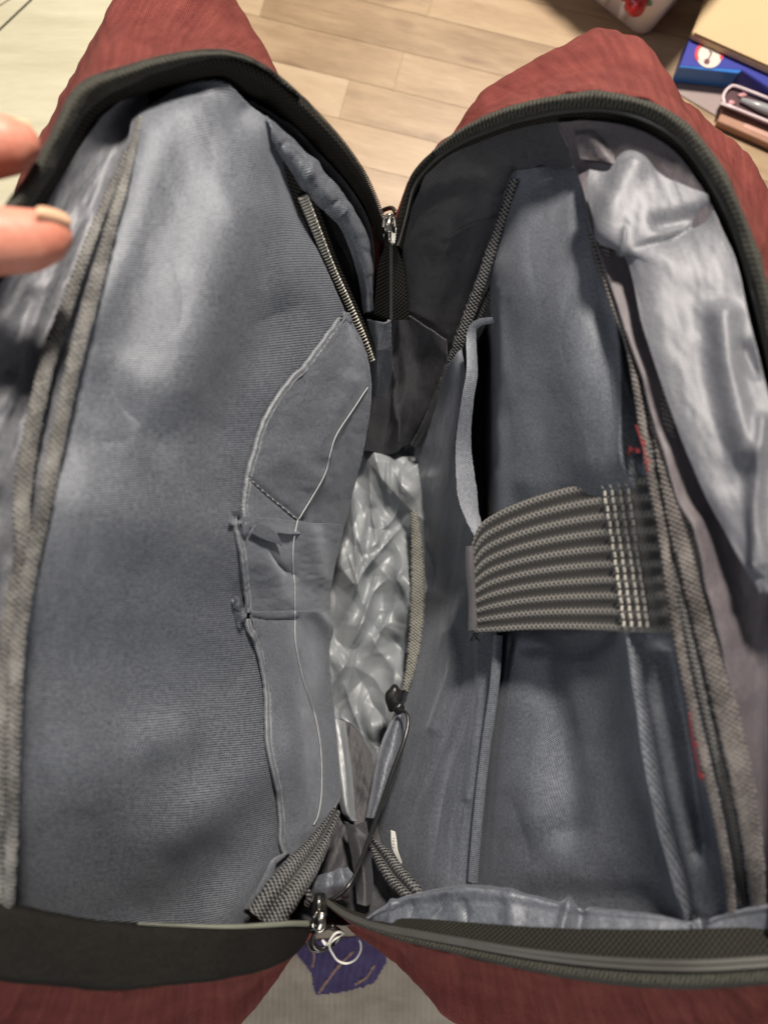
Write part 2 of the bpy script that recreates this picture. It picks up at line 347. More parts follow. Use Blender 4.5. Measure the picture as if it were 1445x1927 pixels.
def flatpatch(name, poly, key, lift, mat, parent, n=40):
    """print: a thin patch that follows the sheet below, clipped to the outline"""
    pl = np.array(poly); x0, y0 = pl.min(0); x1, y1 = pl.max(0)
    xs = np.linspace(x0, x1, n); ys = np.linspace(y0, y1, n); X, Y = np.meshgrid(xs, ys); x, y = X.ravel(), Y.ravel()
    ins = np.zeros(x.shape, bool); j = len(pl)-1
    for i in range(len(pl)):
        c = ((pl[i, 1] > y) != (pl[j, 1] > y)) & (x < (pl[j, 0]-pl[i, 0])*(y-pl[i, 1])/(pl[j, 1]-pl[i, 1]+1e-9)+pl[i, 0]); ins ^= c; j = i
    XS, YS, A, N = SH[key]; V = np.zeros((len(x), 3)); 
    sel = (XS > x0-40) & (XS < x1+40) & (YS > y0-40) & (YS < y1+40); xs_, ys_, A_, N_ = XS[sel], YS[sel], A[sel], N[sel]
    for q in range(len(x)):
        d = (xs_-x[q])**2+(ys_-y[q])**2; k = np.argpartition(d, 3)[:3]; wg = 1/(d[k]+1e-3); wg /= wg.sum()
        z = (A_[k, 2]*wg).sum(); V[q] = P(x[q], y[q], z)+N_[k[0]]*lift
    fc = grid_faces(n, n); fc = fc[ins[fc].sum(1) >= 2][:, ::-1]
    return mesh_np(name, V, fc, V[:, :2], mat, True, parent)
flatpatch('flower_print', ragged(pet, 1.3), 'cloth', .0006, M_purple, tcl, 90)
for pth in ([(665, 1790), (640, 1815), (620, 1840), (600, 1868)], [(585, 1778), (592, 1800), (588, 1820)], [(705, 1815), (690, 1838), (668, 1852)]):
    p_, n_ = drape('cloth', pth, 24, .0009); tape('vein_print', p_, .0010, lambda s: .0, M_peach, tcl, n_, 3, jit=.5)
# things at the upper right
def boxbm(l, w, h, z0=0): return prism([(-l/2, -w/2), (l/2, -w/2), (l/2, w/2), (-l/2, w/2)], z0, z0+h)
M_whitepl = plain('white_plastic', (.82, .85, .90), .35, nscale=8, nstr=.05)
A = P(1207, 80, .0)[:2]; B = P(1080, -22, 0)[:2]; u = (B-A)/np.linalg.norm(B-A); v = np.array([-u[1], u[0]]); v = v if v[1] > 0 else -v
tw = thing('ribbed_tub', 'white ribbed plastic tub with a red and green fruit motif behind the backpack', 'tub', (A[0], A[1], 0))
def tub_pt(a, b, z): return (A[0]+u[0]*a+v[0]*b, A[1]+u[1]*a+v[1]*b, z)
bm = bmesh.new(); lay = []
for z, ins in ((.0, .004), (.004, 0), (.10, -.012), (.104, -.010)):
    ring = []
    for (a, b_) in ((0, 0), (.15, 0), (.15, .10), (0, .10)):
        s_a = 1 if a > 0 else -1; s_b = 1 if b_ > 0 else -1
        for q in range(5):
            t = q/4*math.pi/2; r = .012
            ca, cb = a-s_a*r, b_-s_b*r
            base = {(-1, -1): math.pi, (1, -1): 1.5*math.pi, (1, 1): 0, (-1, 1): .5*math.pi}[(s_a, s_b)]
            ring.append(bm.verts.new(tub_pt(ca+math.cos(base+t)*r-s_a*ins, cb+math.sin(base+t)*r-s_b*ins, z+.0005)))
    lay.append(ring)
for a, b_ in zip(lay, lay[1:]):
    for i in range(len(a)): bm.faces.new((a[i], a[(i+1) % len(a)], b_[(i+1) % len(a)], b_[i]))
bm.faces.new(lay[0][::-1]); bm.faces.new(lay[-1])
from_bm('body', bm, M_whitepl, tw)
for k in range(6):
    a = .026+k*.021
    pth = np.array([tub_pt(a, -.0005-.012*z/.1, z) for z in np.linspace(.012, .092, 10)])
    tube('rib', pth, .0042, M_whitepl, tw, 8)
pth = tub_pt(.075, -.012, .062)
def blob(name, c, r, mat, parent, seed=0, sub_=3, amp=.15):
    bm = bmesh.new(); bmesh.ops.create_icosphere(bm, subdivisions=sub_, radius=1)
    for vv in bm.verts:
        d = 1+amp*math.sin(vv.co.x*4+seed)*math.cos(vv.co.y*5+seed*2); vv.co = Vector((vv.co.x*r[0], vv.co.y*r[1], vv.co.z*r[2]))*d+Vector(c)
    return from_bm(name, bm, mat, parent)
M_fruit = plain('red_enamel', (.55, .03, .035), .3); M_leaf = plain('green_enamel', (.12, .42, .30), .4)
fc_ = P(1196, 10, .045); blob('fruit_motif', fc_, (.009, .0085, .008), M_fruit, tw, 1)
blob('leaf_motif', P(1226, -2, .045), (.010, .004, .005), M_leaf, tw, 2); blob('fruit_motif', P(1180, -12, .045), (.006, .006, .005), M_fruit, tw, 4)
# tan carton
M_tan = plain('tan_cardboard', (.60, .45, .26), .7, nscale=10, nstr=.06)
tt = thing('tan_carton', 'flat tan cardboard carton lying over the blue box at the upper right corner', 'carton', tuple(P(1400, 60, 0)))
from_bm('carton_body', prism(PX([(1302, 62), (1338, -30), (1750, -200), (1700, 240)], .030), .0224, .030), M_tan, tt, False, .0012)
from_bm('lid_panel', prism(PX([(1306, 61), (1339, -24), (1740, -190), (1690, 232)], .031), .0302, .0308), M_tan, tt, False, .0003)
# blue box
M_blue = plain('deep_blue_card', (.045, .055, .33), .35, nscale=14, nstr=.08); M_blue2 = plain('bright_blue_card', (.03, .17, .55), .35, nstr=.05)
tbx = thing('blue_box', 'blue printed box with a round white and red emblem beside the tan carton', 'box', tuple(P(1330, 110, 0)))
from_bm('box_body', prism(PX([(1279, 124), (1302, 60), (1520, 165), (1500, 200), (1395, 132)], .022), .002, .022), M_blue, tbx, False, .0006)
from_bm('edge_strip', prism(PX([(1277, 126), (1280, 122.5), (1398, 130), (1388, 138)], .0215), .0022, .0216), M_blue2, tbx, False, .0003)
def disc(name, c, r, z, mat, parent, h=.0004, n=40, rx=1.0, a0=0, a1=2*math.pi, rin=0):
    cc = P(c[0], c[1], z); full = abs(a1-a0-2*math.pi) < 1e-6
    th = np.linspace(a0, a1, n, endpoint=not full)
    if rin: poly = [(cc[0]+r*math.cos(t), cc[1]+r*math.sin(t)) for t in th]+[(cc[0]+rin*math.cos(t), cc[1]+rin*math.sin(t)) for t in th[::-1]]
    else: poly = [(cc[0]+r*math.cos(t)*rx, cc[1]+r*math.sin(t)) for t in th]
    return from_bm(name, prism(poly, z, z+h), mat, parent, False)
M_emb = plain('white_emblem', (.66, .60, .55), .5); M_embr = plain('red_emblem_ring', (.62, .05, .07), .45); M_embd = plain('brown_emblem_mark', (.14, .05, .06), .5)
disc('emblem_disc', (1333, 106), .0108, .0222, M_emb, tbx)
disc('emblem_ring', (1333, 104), .0122, .02235, M_embr, tbx, a0=-.35, a1=math.pi+.45, rin=.0095)
tube('emblem_mark', np.array([P(1338, 100, .0229), P(1334, 108, .0229), P(1330, 114, .0229)]), .0006, M_embd, tbx, 6)
disc('emblem_mark', (1329, 116), .0024, .0227, M_embd, tbx)
tube('emblem_mark', np.array([P(1339, 99, .0229), P(1333, 96, .0229)]), .0004, M_embd, tbx, 6)
# mauve sheet that paints a floor shadow, and pen blister pack
tg = from_bm('shadow_sheet', prism(PX([(1262, 168), (1292, 138), (1420, 150), (1700, 250), (1700, 400), (1445, 276), (1330, 208)], .0010), .0008, .0012), plain('mauve_grey_shadow', (.34, .27, .26), .7, nscale=20), None, False)
tg['label'] = 'greyish pink sheet standing for the floor shadow under the pen pack at the right edge'; tg['category'] = 'painted shadow'
tp = thing('pen_pack', 'clear blister pack with a grey pen on a pink card at the upper right edge', 'pen pack', tuple(P(1430, 190, 0)))
c_ = P(1372, 158, .016); 
def pk(a, b, z):  # along the pack, across
    d = P(1560, 232, .016)-c_; d[2] = 0; d /= np.linalg.norm(d); e = np.array([d[1], -d[0], 0]); return c_+d*a+e*b+np.array([0, 0, z-.016])
M_pink = plain('pink_card', (.55, .27, .30), .5, nscale=30); M_orange = plain('orange_card', (.40, .22, .15), .6)
M_frame = plain('pale_pink_rim', (.72, .60, .64), .35)
from_bm('backing_card', prism([tuple(pk(a, b, 0)[:2]) for a, b in ((.004, .0), (.16, 0), (.16, .036), (.004, .030))], .002, .009), M_orange, tp, False, .0005)
rimp = cr([pk(a, b, .0165) for a, b in ((.06, 0), (.01, .0), (.002, .002), (-.001, .008), (-.001, .014), (.003, .0185), (.012, .0195), (.16, .020))], 60); tube('rim', rimp, .0013, M_frame, tp, 8)
tube('rim', np.array([pk(a, 0, .0165) for a in np.linspace(.05, .17, 10)]), .0013, M_frame, tp, 8)
from_bm('tray', prism([tuple(pk(a, b, 0)[:2]) for a, b in ((.0, .0), (.17, 0), (.17, .0195), (.0, .0195))], .0092, .0135), plain('dark_tray', (.09, .045, .055), .4), tp, False, .0006)
tube('pen', np.array([pk(a, .010, .0165) for a in np.linspace(.014, .17, 10)]), np.array([.002, .0038]+[.0045]*8), plain('grey_pen_barrel', (.30, .31, .33), .3, spec=.7), tp, 14)
blob('pink_dot', pk(.008, .014, .0145), (.003, .0025, .001), M_pink, tp, 0, 2); blob('pink_dot', pk(.014, .004, .0145), (.004, .002, .001), M_pink, tp, 1, 2)
from_bm('card_print', prism([tuple(pk(a, b, 0)[:2]) for a, b in ((.026, .023), (.16, .0235), (.16, .031), (.026, .027))], .0091, .0094), plain('peach_print', (.55, .33, .27), .6), tp, False)

# ================================================================== THE BACKPACK
bp = thing('backpack', 'open brick red backpack with slate blue lining, seen into its main compartment', 'backpack', (0.0, 0.0, 0.0))
# ---- rims (px, py, z)
RIM_L = [(733, 440, .192), (715, 395, .203), (690, 335, .218), (640, 262, .24), (563, 180, .262), (490, 122, .278), (420, 98, .29), (330, 105, .302), (240, 128, .312), (150, 165, .322), (95, 265, .33), (48, 345, .335), (0, 420, .34), (-70, 620, .345), (-105, 1000, .34), (-110, 1400, .325), (-90, 1680, .30)]
RIM_R = [(735, 440, .192), (752, 395, .203), (770, 335, .215), (812, 285, .228), (872, 240, .243), (955, 203, .258), (1050, 180, .27), (1130, 173, .278), (1215, 190, .285), (1295, 237, .292), (1360, 320, .30), (1410, 430, .305), (1455, 580, .31), (1500, 800, .315), (1530, 1100, .32), (1530, 1400, .315), (1515, 1650, .305), (1495, 1800, .30)]
RIM_RB = [(1495, 1800, .30), (1440, 1842, .295), (1300, 1850, .288), (1150, 1842, .275), (1000, 1820, .258), (850, 1788, .238), (740, 1762, .22), (660, 1733, .205), (612, 1700, .192)]
RIM_LB = [(-90, 1680, .30), (-60, 1800, .298), (0, 1833, .293), (100, 1845, .288), (200, 1854, .28), (300, 1850, .27), (400, 1838, .258), (480, 1822, .24), (532, 1803, .225), (570, 1775, .208), (596, 1735, .195)]
# ---- outer shells: rim -> belly -> foot on the floor
def shell(rim, belly, foot, name, key, nz=(.0012, 26, 90, 0, 3)):
    n = 40; r0 = cr(rim, n); r2 = cr(belly, n)-np.array([0, 0, .012]); r3 = cr(foot, n); r0 = r0-np.array([0, 0, .003]); r1 = r0*.6+r2*.4-np.array([0, 0, .006]); r0 = r0*.97+cr(foot, n)*np.array([.03, .03, 0])+r0*np.array([0, 0, .03])
    sheet(name, [r0, r1, r2, r3], 300, 110, M_red, parent=bp, thick=.0016, key=key, noise=(nz,))
shell(RIM_L[::-1]+[], [(-60, 1650, .16), (-60, 1000, .17), (-40, 650, .18), (20, 440, .19), (90, 265, .20), (150, 150, .20), (225, 20, .19), (300, -90, .17), (390, -70, .155), (470, 55, .155), (525, 165, .16), (580, 290, .165), (650, 430, .16), (700, 540, .14), (728, 590, .12)],
      [(0, 1500, .0), (20, 1000, .0), (90, 700, .0), (160, 430, .0), (240, 290, 0), (330, 230, .0), (420, 250, .0), (480, 300, 0), (530, 380, 0), (590, 480, .0), (650, 600, .0), (690, 700, .0), (715, 760, .0)], 'outer_panel', 'shLT')
shell(RIM_R, [(737, 590, .12), (760, 540, .14), (800, 420, .17), (840, 300, .18), (890, 210, .19), (990, 130, .19), (1128, 64, .185), (1210, 105, .195), (1250, 175, .20), (1320, 232, .21), (1390, 290, .215), (1450, 400, .22), (1540, 600, .20), (1650, 900, .19), (1680, 1200, .18), (1670, 1500, .17), (1600, 1800, .17)],
      [(745, 760, .0), (780, 700, .0), (830, 560, 0), (880, 430, .0), (940, 340, .0), (1000, 290, 0), (1080, 270, .0), (1150, 300, 0), (1190, 350, .0), (1230, 410, .0), (1260, 480, .0), (1290, 560, 0), (1320, 700, .0), (1340, 1000, .0), (1350, 1200, .0), (1350, 1450, 0), (1350, 1600, 0)], 'outer_panel', 'shRT')
shell(RIM_RB[::-1], [(650, 1660, .12), (668, 1730, .13), (712, 1772, .15), (790, 1850, .17), (870, 1925, .18), (1000, 1990, .18), (1150, 2040, .18), (1300, 2050, .18), (1450, 2000, .18), (1560, 1900, .175), (1600, 1800, .17)],
      [(690, 1480, .0), (720, 1560, .0), (760, 1640, .0), (820, 1720, .0), (900, 1760, .0), (1000, 1780, 0), (1100, 1790, .0), (1200, 1780, .0), (1300, 1740, 0), (1350, 1600, .0)], 'outer_panel', 'shRB', (.0016, 45, 140, -20, 5))
shell(RIM_LB, [(-60, 1650, .16), (-130, 1860, .17), (-60, 2010, .18), (80, 2060, .18), (220, 2030, .18), (340, 1985, .178), (438, 1930, .175), (500, 1858, .165), (540, 1796, .15), (580, 1730, .13), (606, 1670, .12)],
      [(0, 1500, .0), (0, 1660, .0), (50, 1750, .0), (150, 1780, .0), (250, 1770, .0), (350, 1740, 0), (430, 1700, .0), (500, 1640, .0), (560, 1580, .0), (620, 1500, .0), (650, 1450, .0)], 'outer_panel', 'shLB', (.0016, 45, 140, 15, 8))
# ---- left main lining panel
LP = [[(250, 225, .296), (330, 150, .294), (420, 140, .288), (480, 190, .276), (525, 255, .262)],
      [(230, 330, .304), (330, 335, .297), (430, 335, .283), (510, 345, .258), (562, 385, .228)],
      [(188, 500, .312), (320, 505, .300), (440, 510, .275), (550, 520, .238), (632, 545, .190)],
      [(148, 660, .315), (300, 670, .296), (440, 680, .265), (580, 690, .208), (690, 700, .142)],
      [(112, 820, .314), (270, 830, .292), (420, 840, .255), (560, 850, .195), (672, 862, .112)],
      [(90, 960, .312), (250, 965, .286), (410, 972, .243), (540, 982, .180), (641, 992, .094)],
      [(66, 1120, .308), (240, 1128, .276), (400, 1135, .234), (530, 1142, .170), (611, 1150, .090)],
      [(40, 1320, .298), (240, 1328, .258), (400, 1332, .222), (530, 1335, .172), (618, 1330, .098)],
      [(30, 1500, .286), (250, 1505, .240), (420, 1505, .210), (540, 1505, .174), (630, 1500, .122)],
      [(22, 1640, .272), (260, 1650, .224), (400, 1648, .206), (500, 1640, .190), (575, 1600, .160)],
      [(15, 1790, .252), (250, 1810, .208), (380, 1805, .200), (450, 1775, .190), (500, 1745, .184)]]
LPF = [('g', [(205, 720), (250, 790), (300, 830)], 36, -.0030), ('g', [(150, 960), (300, 990), (430, 1020)], 90, .008), ('g', [(100, 1260), (230, 1270), (340, 1290)], 105, -.008),
       ('g', [(60, 1420), (130, 1560), (200, 1720)], 80, -.004), ('g', [(330, 1560), (430, 1490), (520, 1410)], 55, .006), ('g', [(420, 1640), (300, 1740)], 60, -.006), ('g', [(280, 1400), (340, 1385)], 40, .004),
       ('g', [(420, 240), (330, 420), (250, 640)], 60, -.003), ('g', [(450, 400), (400, 560), (330, 720)], 55, .004), ('g', [(170, 600), (240, 450), (290, 260)], 36, .0025),
       ('g', [(540, 600), (470, 700), (420, 800)], 50, -.0035), ('g', [(300, 150), (400, 150), (470, 200)], 40, -.006),
       ('c', [(380, 820), (420, 870), (458, 905)], 16, -.0010), ('c', [(200, 715), (240, 770), (275, 800)], 14, -.0016), ('c', [(470, 620), (540, 590), (600, 560)], 14, -.0008), ('c', [(330, 1000), (400, 1040), (440, 1060)], 14, -.0008),
       ('c', [(120, 620), (170, 560), (200, 520)], 10, -.0012), ('c', [(150, 800), (190, 830), (260, 830)], 12, -.0010), ('c', [(430, 1320), (470, 1250), (485, 1220)], 12, -.0008), ('c', [(330, 480), (345, 560), (330, 640)], 14, -.0007), ('c', [(520, 420), (500, 500), (520, 580)], 12, -.0007)]
sheet('lining_panel', LP, 200, 380, M_lining_h, LPF, [(.0006, 110, 260, -25, 2), (.00010, 22, 40, 20, 9)], bp, key='LP')
# ---- left slip pocket, laid on the panel
def inner_rows(key, left, right, n, nc=15, lift=0.0):
    n = int(n*1.8)
    """rows of pixel points between two polylines, heights read from a built sheet"""
    a = cr(np.array(left, float), n); b = cr(np.array(right, float), n); X, Y, A, N = SH[key]; rows = []
    for p, q in zip(a, b):
        r = []
        for t in np.linspace(0, 1, nc):
            x, y = p*(1-t)+q*t; d = (X-x)**2+(Y-y)**2; k = np.argpartition(d, 4)[:4]; wg = 1/(d[k]+1); r.append((x, y, (A[k, 2]*wg).sum()/wg.sum()))
        rows.append(r)
    return rows
R_EDGE = [(688, 650), (692, 700), (690, 760), (674, 862), (655, 930), (641, 992), (622, 1070), (611, 1150), (614, 1240), (618, 1330), (624, 1420), (630, 1500), (618, 1540)]
HEM1 = [(641, 588), (636, 604), (610, 640), (575, 688), (545, 715), (500, 782), (478, 842), (462, 895), (456, 940), (457, 985), (462, 1003)]
sheet('slip_pocket', inner_rows('LP', HEM1, [(645, 592), (656, 612), (674, 646), (688, 690), (692, 740), (688, 790), (674, 862), (655, 930), (648, 970), (641, 992), (638, 1005)], 24), 110, 200, M_lining_lit,
      [('g', [(650, 720), (620, 790), (600, 850)], 18, .002), ('c', [(462, 897), (505, 935), (560, 978)], 5, -.0012, 0), ('g', [(520, 860), (590, 900)], 30, .0015), ('g', [(500, 1000), (540, 1010)], 14, .002)], [(.0004, 40, 70, 30, 4)], bp, key='SP1', lift=.0032)
HEM2 = [(441, 972), (444, 1000), (450, 1040), (455, 1075), (459, 1120), (461, 1152)]
sheet('slip_pocket', inner_rows('LP', HEM2, [(641, 985), (636, 1010), (630, 1040), (622, 1070), (615, 1110), (611, 1152)], 14), 110, 110, M_lining_lit,
      [('c', [(492, 1030), (520, 1065), (556, 1088)], 5, -.0022), ('g', [(575, 1000), (590, 1080)], 20, .0025), ('g', [(490, 1060), (520, 1120)], 26, .002)], [(.0004, 40, 60, 30, 6)], bp, key='SP2', lift=.0034)
HEM3 = [(462, 1148), (466, 1180), (476, 1200), (488, 1250), (496, 1290), (498, 1345), (501, 1400), (512, 1450), (521, 1490), (524, 1540), (526, 1580), (534, 1608)]
sheet('slip_pocket', inner_rows('LP', HEM3, [(611, 1150), (612, 1190), (614, 1240), (616, 1285), (618, 1330), (621, 1375), (624, 1420), (627, 1460), (630, 1500), (628, 1530), (615, 1545), (585, 1590)], 20), 100, 200, M_lining_lit,
      [('g', [(560, 1180), (600, 1230), (585, 1330)], 26, -.0018), ('g', [(580, 1150), (625, 1200)], 12, .0025), ('c', [(462, 1158), (500, 1166), (552, 1164)], 4, -.0018, 0), ('g', [(530, 1300), (545, 1450), (560, 1560)], 24, .0018)], [(.0004, 40, 60, 30, 8)], bp, key='SP3', lift=.0046)
M_hline = plain('pale_slate_thread', (.46, .48, .50), .6)
M_hem = cloth_mat('pale_slate_hem', (.07, .078, .098), (.24, .26, .29), rough=.45, sheen=.3, period=.0008, bstr=.5)
def hem(key, pts, hw, n=140, parent=None, off=0, name='hem'):
    p_, n_ = drape(key, pts, n, .0012)
    arc = np.linspace(0, 1, n); wig = .0003*fbm(arc*26, arc*0, 3)[:, None]
    p_ = p_+n_*wig
    h_ = tape(name, p_, hw, lambda s: .0004*(1-s**4)-(.0015 if abs(s) > .98 else 0), M_hem, parent or bp, n_, 13, jit=.05)
    for sd in (-.92, .92):
        t, b, nn = frames(p_, n_); tube('stitch_line', p_+b*hw*sd+nn*.0002, .00016, M_hline, h_, 5)
    return h_
hem('SP1', [(640, 600), (608, 642), (573, 690), (545, 718), (502, 783), (481, 842), (467, 895)], .0017)
hem('SP1', [(467, 895), (460, 940), (460, 975), (462, 1000)], .0017, 60)
hem('SP2', [(444, 975), (447, 1005), (455, 1040), (460, 1080), (464, 1120), (467, 1150)], .0015, 60)
hem('SP3', [(465, 1165), (470, 1185), (481, 1205), (492, 1250), (500, 1292), (502, 1345), (505, 1400), (515, 1450), (524, 1490), (528, 1540), (529, 1580), (537, 1606)], .0016, 140)
p_, n_ = drape('LP', [(532, 1604), (520, 1612), (508, 1622), (498, 1650), (484, 1680), (470, 1705)], 40, .003); hemc = tape('pocket_corner', p_, np.linspace(.0012, .0062, 40), lambda s: .0008*(1-s*s), M_hem, bp, n_, 9)
# tucked folds of the pocket hem
def loopfold(pts, key, hw, name='hem_fold'):
    z0 = [(x, y, zat(key, x, y)) for x, y in pts]; q = cr(z0, 40); p_ = P(q[:, 0], q[:, 1], q[:, 2])
    t, b, n = frames(p_); o = tape(name, p_+n*.004, hw, lambda s: .0003*(1-s*s), M_hem, bp, None, 7, roll=1.1); return o
loopfold([(462, 1000), (452, 1000), (446, 985), (444, 974), (437, 974), (434, 990)], 'LP', .0030)
loopfold([(460, 1150), (448, 1158), (443, 1140), (436, 1130), (430, 1130)], 'LP', .0028)
sheet('tuck_flap', [[(462, 985, zat('LP', 462, 985)), (480, 988, zat('LP', 480, 988)), (500, 1000, zat('LP', 500, 1000)), (512, 1020, zat('LP', 512, 1020))], [(452, 1002, zat('LP', 452, 1002)), (470, 1012, zat('LP', 470, 1012)), (490, 1018, zat('LP', 490, 1018)), (512, 1021, zat('LP', 512, 1021))]], 30, 14, M_lining, parent=bp, lift=.0062, key='tf')
# pale thread line down the pocket and dashed seams
for kk, pts in (('SP1', [(690, 728), (662, 770), (632, 815), (620, 850), (610, 890), (585, 935), (560, 976)]), ('SP2', [(558, 978), (550, 1020), (549, 1060), (552, 1100), (553, 1150)]), ('SP3', [(553, 1150), (553, 1200), (560, 1245), (570, 1285), (590, 1345), (600, 1400), (603, 1450), (602, 1500), (596, 1535), (588, 1552)])):
    p_, n_ = drape(kk, pts, 90, .0009); tube('piping_thread', p_, .00034, M_hline, bp, 6)
M_dthr = plain('dark_seam_thread', (.03, .032, .038), .7)
p_, n_ = drape('SP1', [(466, 900), (505, 935), (560, 980)], 60, .0004); 
sm = tube('seam_line', p_, .00028, M_dthr, bp, 5)
for k in range(2, 58, 3): tube('stitch', p_[k:k+2]+n_[k:k+2]*.0003, .00030, M_thread if k % 2 else M_dthr, sm, 5)
# ---- zip band of the left half, top arc
def offset_in(rim, inner, t, ramp_=0):
    a = np.array(cr(rim, 60)); b = np.array(cr(inner, 60)); k = np.ones((60, 1))
    if ramp_: k = np.clip(np.linspace(0, 1, 60)/ramp_, 0, 1)[:, None]; k = k*k*(3-2*k)
    return a*(1-t*k)+b*t*k
INL = [(712, 460, .172), (694, 410, .188), (660, 355, .208), (612, 300, .228), (545, 235, .25), (480, 185, .268), (415, 158, .28), (340, 158, .29), (262, 180, .298), (195, 215, .304), (138, 300, .312), (92, 380, .318), (45, 460, .324), (-40, 650, .330), (-60, 1000, .33), (-60, 1400, .318), (-50, 1680, .295)]
sheet('zip_tape', [offset_in(RIM_L, INL, t)+np.array([0, 0, dz]) for t, dz in ((0, 0), (.18, .0035), (.45, .003), (.62, .0005), (1, -.003))], 360, 26, M_tapeblk, parent=bp, key='ZTL', noise=((.0005, 70, 70, 0, 2),))
def coil(key_rim, inner, tt, lift, name, n, r=.0011, parent=None):
    q = offset_in(key_rim, inner, tt); q = cr(q, n); p_ = P(q[:, 0], q[:, 1], q[:, 2]); t, b, nn = frames(p_); 
    # small coil teeth, joined
    V = []; Fc = []
    for k in range(0, n-1):
        c = p_[k]+nn[k]*lift; tt_, bb, n2 = t[k], b[k], nn[k]; i0 = len(V)
        for sx in (-.32, .32):
            for (sy, sz) in ((-1, 0), (-.6, .8), (.6, .8), (1, 0)):
                V.append(c+tt_*sx*.0011+bb*sy*.0013+n2*sz*r)
        Fc += [(i0, i0+1, i0+5, i0+4), (i0+1, i0+2, i0+6, i0+5), (i0+2, i0+3, i0+7, i0+6), (i0, i0+3, i0+2, i0+1), (i0+4, i0+5, i0+6, i0+7)]
    me = bpy.data.meshes.new(name); me.from_pydata([tuple(v) for v in V], [], Fc); me.materials.append(M_coil); o = link(name, me, parent or bp); o['kind'] = 'stuff'
    return o
coil(RIM_L, INL, .0, .0006, 'zip_coil', 560)
sheet('edge_webbing', [offset_in(RIM_L[4:], INL[4:], t, .22)+np.array([0, 0, dz]) for t, dz in ((-.05, .001), (.15, .005), (.42, .0050), (.6, .003), (.62, .001))], 340, 20, M_tapeolv, parent=bp, key='EWL', noise=((.0004, 40, 40, 0, 4),))
# ---- left side gusset lining between band and binding
GL_out = [(300, 150, .288), (205, 208, .302), (138, 300, .310), (92, 380, .316), (45, 460, .322), (-40, 650, .328), (-60, 1000, .328), (-60, 1400, .316), (-50, 1700, .293)]
GL_in = [(268, 200, .290), (232, 300, .298), (195, 440, .304), (165, 560, .308), (130, 700, .309), (95, 860, .309), (75, 1000, .307), (40, 1250, .302), (20, 1700, .284)]
go, gi = cr(GL_out, 26), cr(GL_in, 26)
sheet('gusset_lining', [go, go*.65+gi*.35-np.array([0, 0, .006]), go*.3+gi*.7-np.array([0, 0, .007]), gi], 300, 70, M_gloss,
      [('g', [(150, 420), (60, 600), (10, 760)], 20, .003), ('g', [(60, 560), (20, 700)], 14, -.003), ('g', [(0, 820), (50, 900)], 30, .003), ('g', [(0, 960), (30, 1100)], 30, -.006)], [(.0012, 40, 110, 25, 3)], bp, key='GL')
# ---- bindings
two = lambda s: .0042*abs(math.sin(math.pi*s))**.55-.0006*(abs(s) < .06)-(.003 if abs(s) > .985 else 0)
one = lambda s: .0021*math.sqrt(max(0, 1-s*s))-(.0015 if abs(s) > .985 else 0)
def bind(pts, w0, mat, prof=one, name='binding_tape', n=220, jit=.12, ns=17, roll=0):
    q = cr(pts, n); p_ = P(q[:, 0], q[:, 1], q[:, 2]); wv = np.interp(np.linspace(0, 1, n), np.linspace(0, 1, len(w0)), w0) if np.ndim(w0) else w0
    return tape(name, p_, wv, prof, mat, bp, None, ns, jit, roll)
bind([(262, 225, .298), (238, 330, .308), (212, 420, .313), (180, 540, .318), (152, 640, .320), (126, 745, .321), (103, 855, .320), (84, 958, .318), (62, 1050, .316), (40, 1170, .313), (30, 1290, .311), (25, 1450, .306), (22, 1600, .298), (15, 1750, .285)], [.0018, .0026, .0030, .0031, .0030, .0028, .0026, .0022], M_bind)
bind([(236, 290, .300), (205, 370, .306), (165, 470, .312), (125, 580, .316), (96, 660, .318), (72, 760, .319), (52, 863, .318), (42, 958, .316), (45, 1040, .315), (22, 1150, .313), (8, 1284, .309), (0, 1450, .304), (-5, 1700, .29)], [.0015, .0025, .0031, .0035, .0034, .0032, .0028, .0026], M_bind)
# ---- facing strip and pocket zip, upper right of the left half
FO = [(470, 190, .268), (545, 235, .252), (612, 300, .230), (660, 355, .210), (692, 410, .190), (705, 470, .170), (702, 560, .150), (698, 620, .130)]
FI = [(478, 215, .266), (530, 275, .245), (566, 340, .228), (598, 420, .203), (628, 490, .180), (655, 560, .158), (680, 625, .135), (692, 670, .120)]
fo, fi = cr(FO, 24), cr(FI, 24)
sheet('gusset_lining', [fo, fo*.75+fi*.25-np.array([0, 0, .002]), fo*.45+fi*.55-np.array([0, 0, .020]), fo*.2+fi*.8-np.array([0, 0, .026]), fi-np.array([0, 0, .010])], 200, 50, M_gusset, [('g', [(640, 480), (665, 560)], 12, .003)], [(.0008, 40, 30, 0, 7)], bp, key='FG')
sheet('facing_flap', [[(498, 222, .268), (545, 262, .254), (600, 318, .236), (640, 362, .220), (668, 405, .204), (690, 452, .186), (698, 520, .166), (699, 580, .150)],
                      [(508, 245, .268), (545, 290, .256), (590, 338, .241), (625, 380, .226), (650, 408, .212), (675, 462, .192), (690, 530, .168), (693, 585, .150)],
                      [(515, 268, .262), (545, 315, .248), (578, 360, .234), (612, 398, .220), (640, 425, .205), (662, 475, .186), (680, 540, .160), (688, 590, .144)]], 160, 40, M_lining,
      [('c', [(540, 262), (520, 285)], 7, -.002), ('c', [(640, 375), (605, 400)], 7, -.0025), ('c', [(655, 385), (625, 412)], 5, .0018), ('g', [(590, 310), (565, 345)], 14, .0015)], [(.0005, 25, 25, 0, 2)], bp, key='FF', lift=.0015)
pz = [(540, 300, .2500), (568, 365, .2345), (594, 430, .2150), (622, 500, .1905), (655, 570, .1660), (682, 630, .1460), (698, 672, .1300)]
q = cr(pz, 120); pzp = P(q[:, 0], q[:, 1], q[:, 2]); 
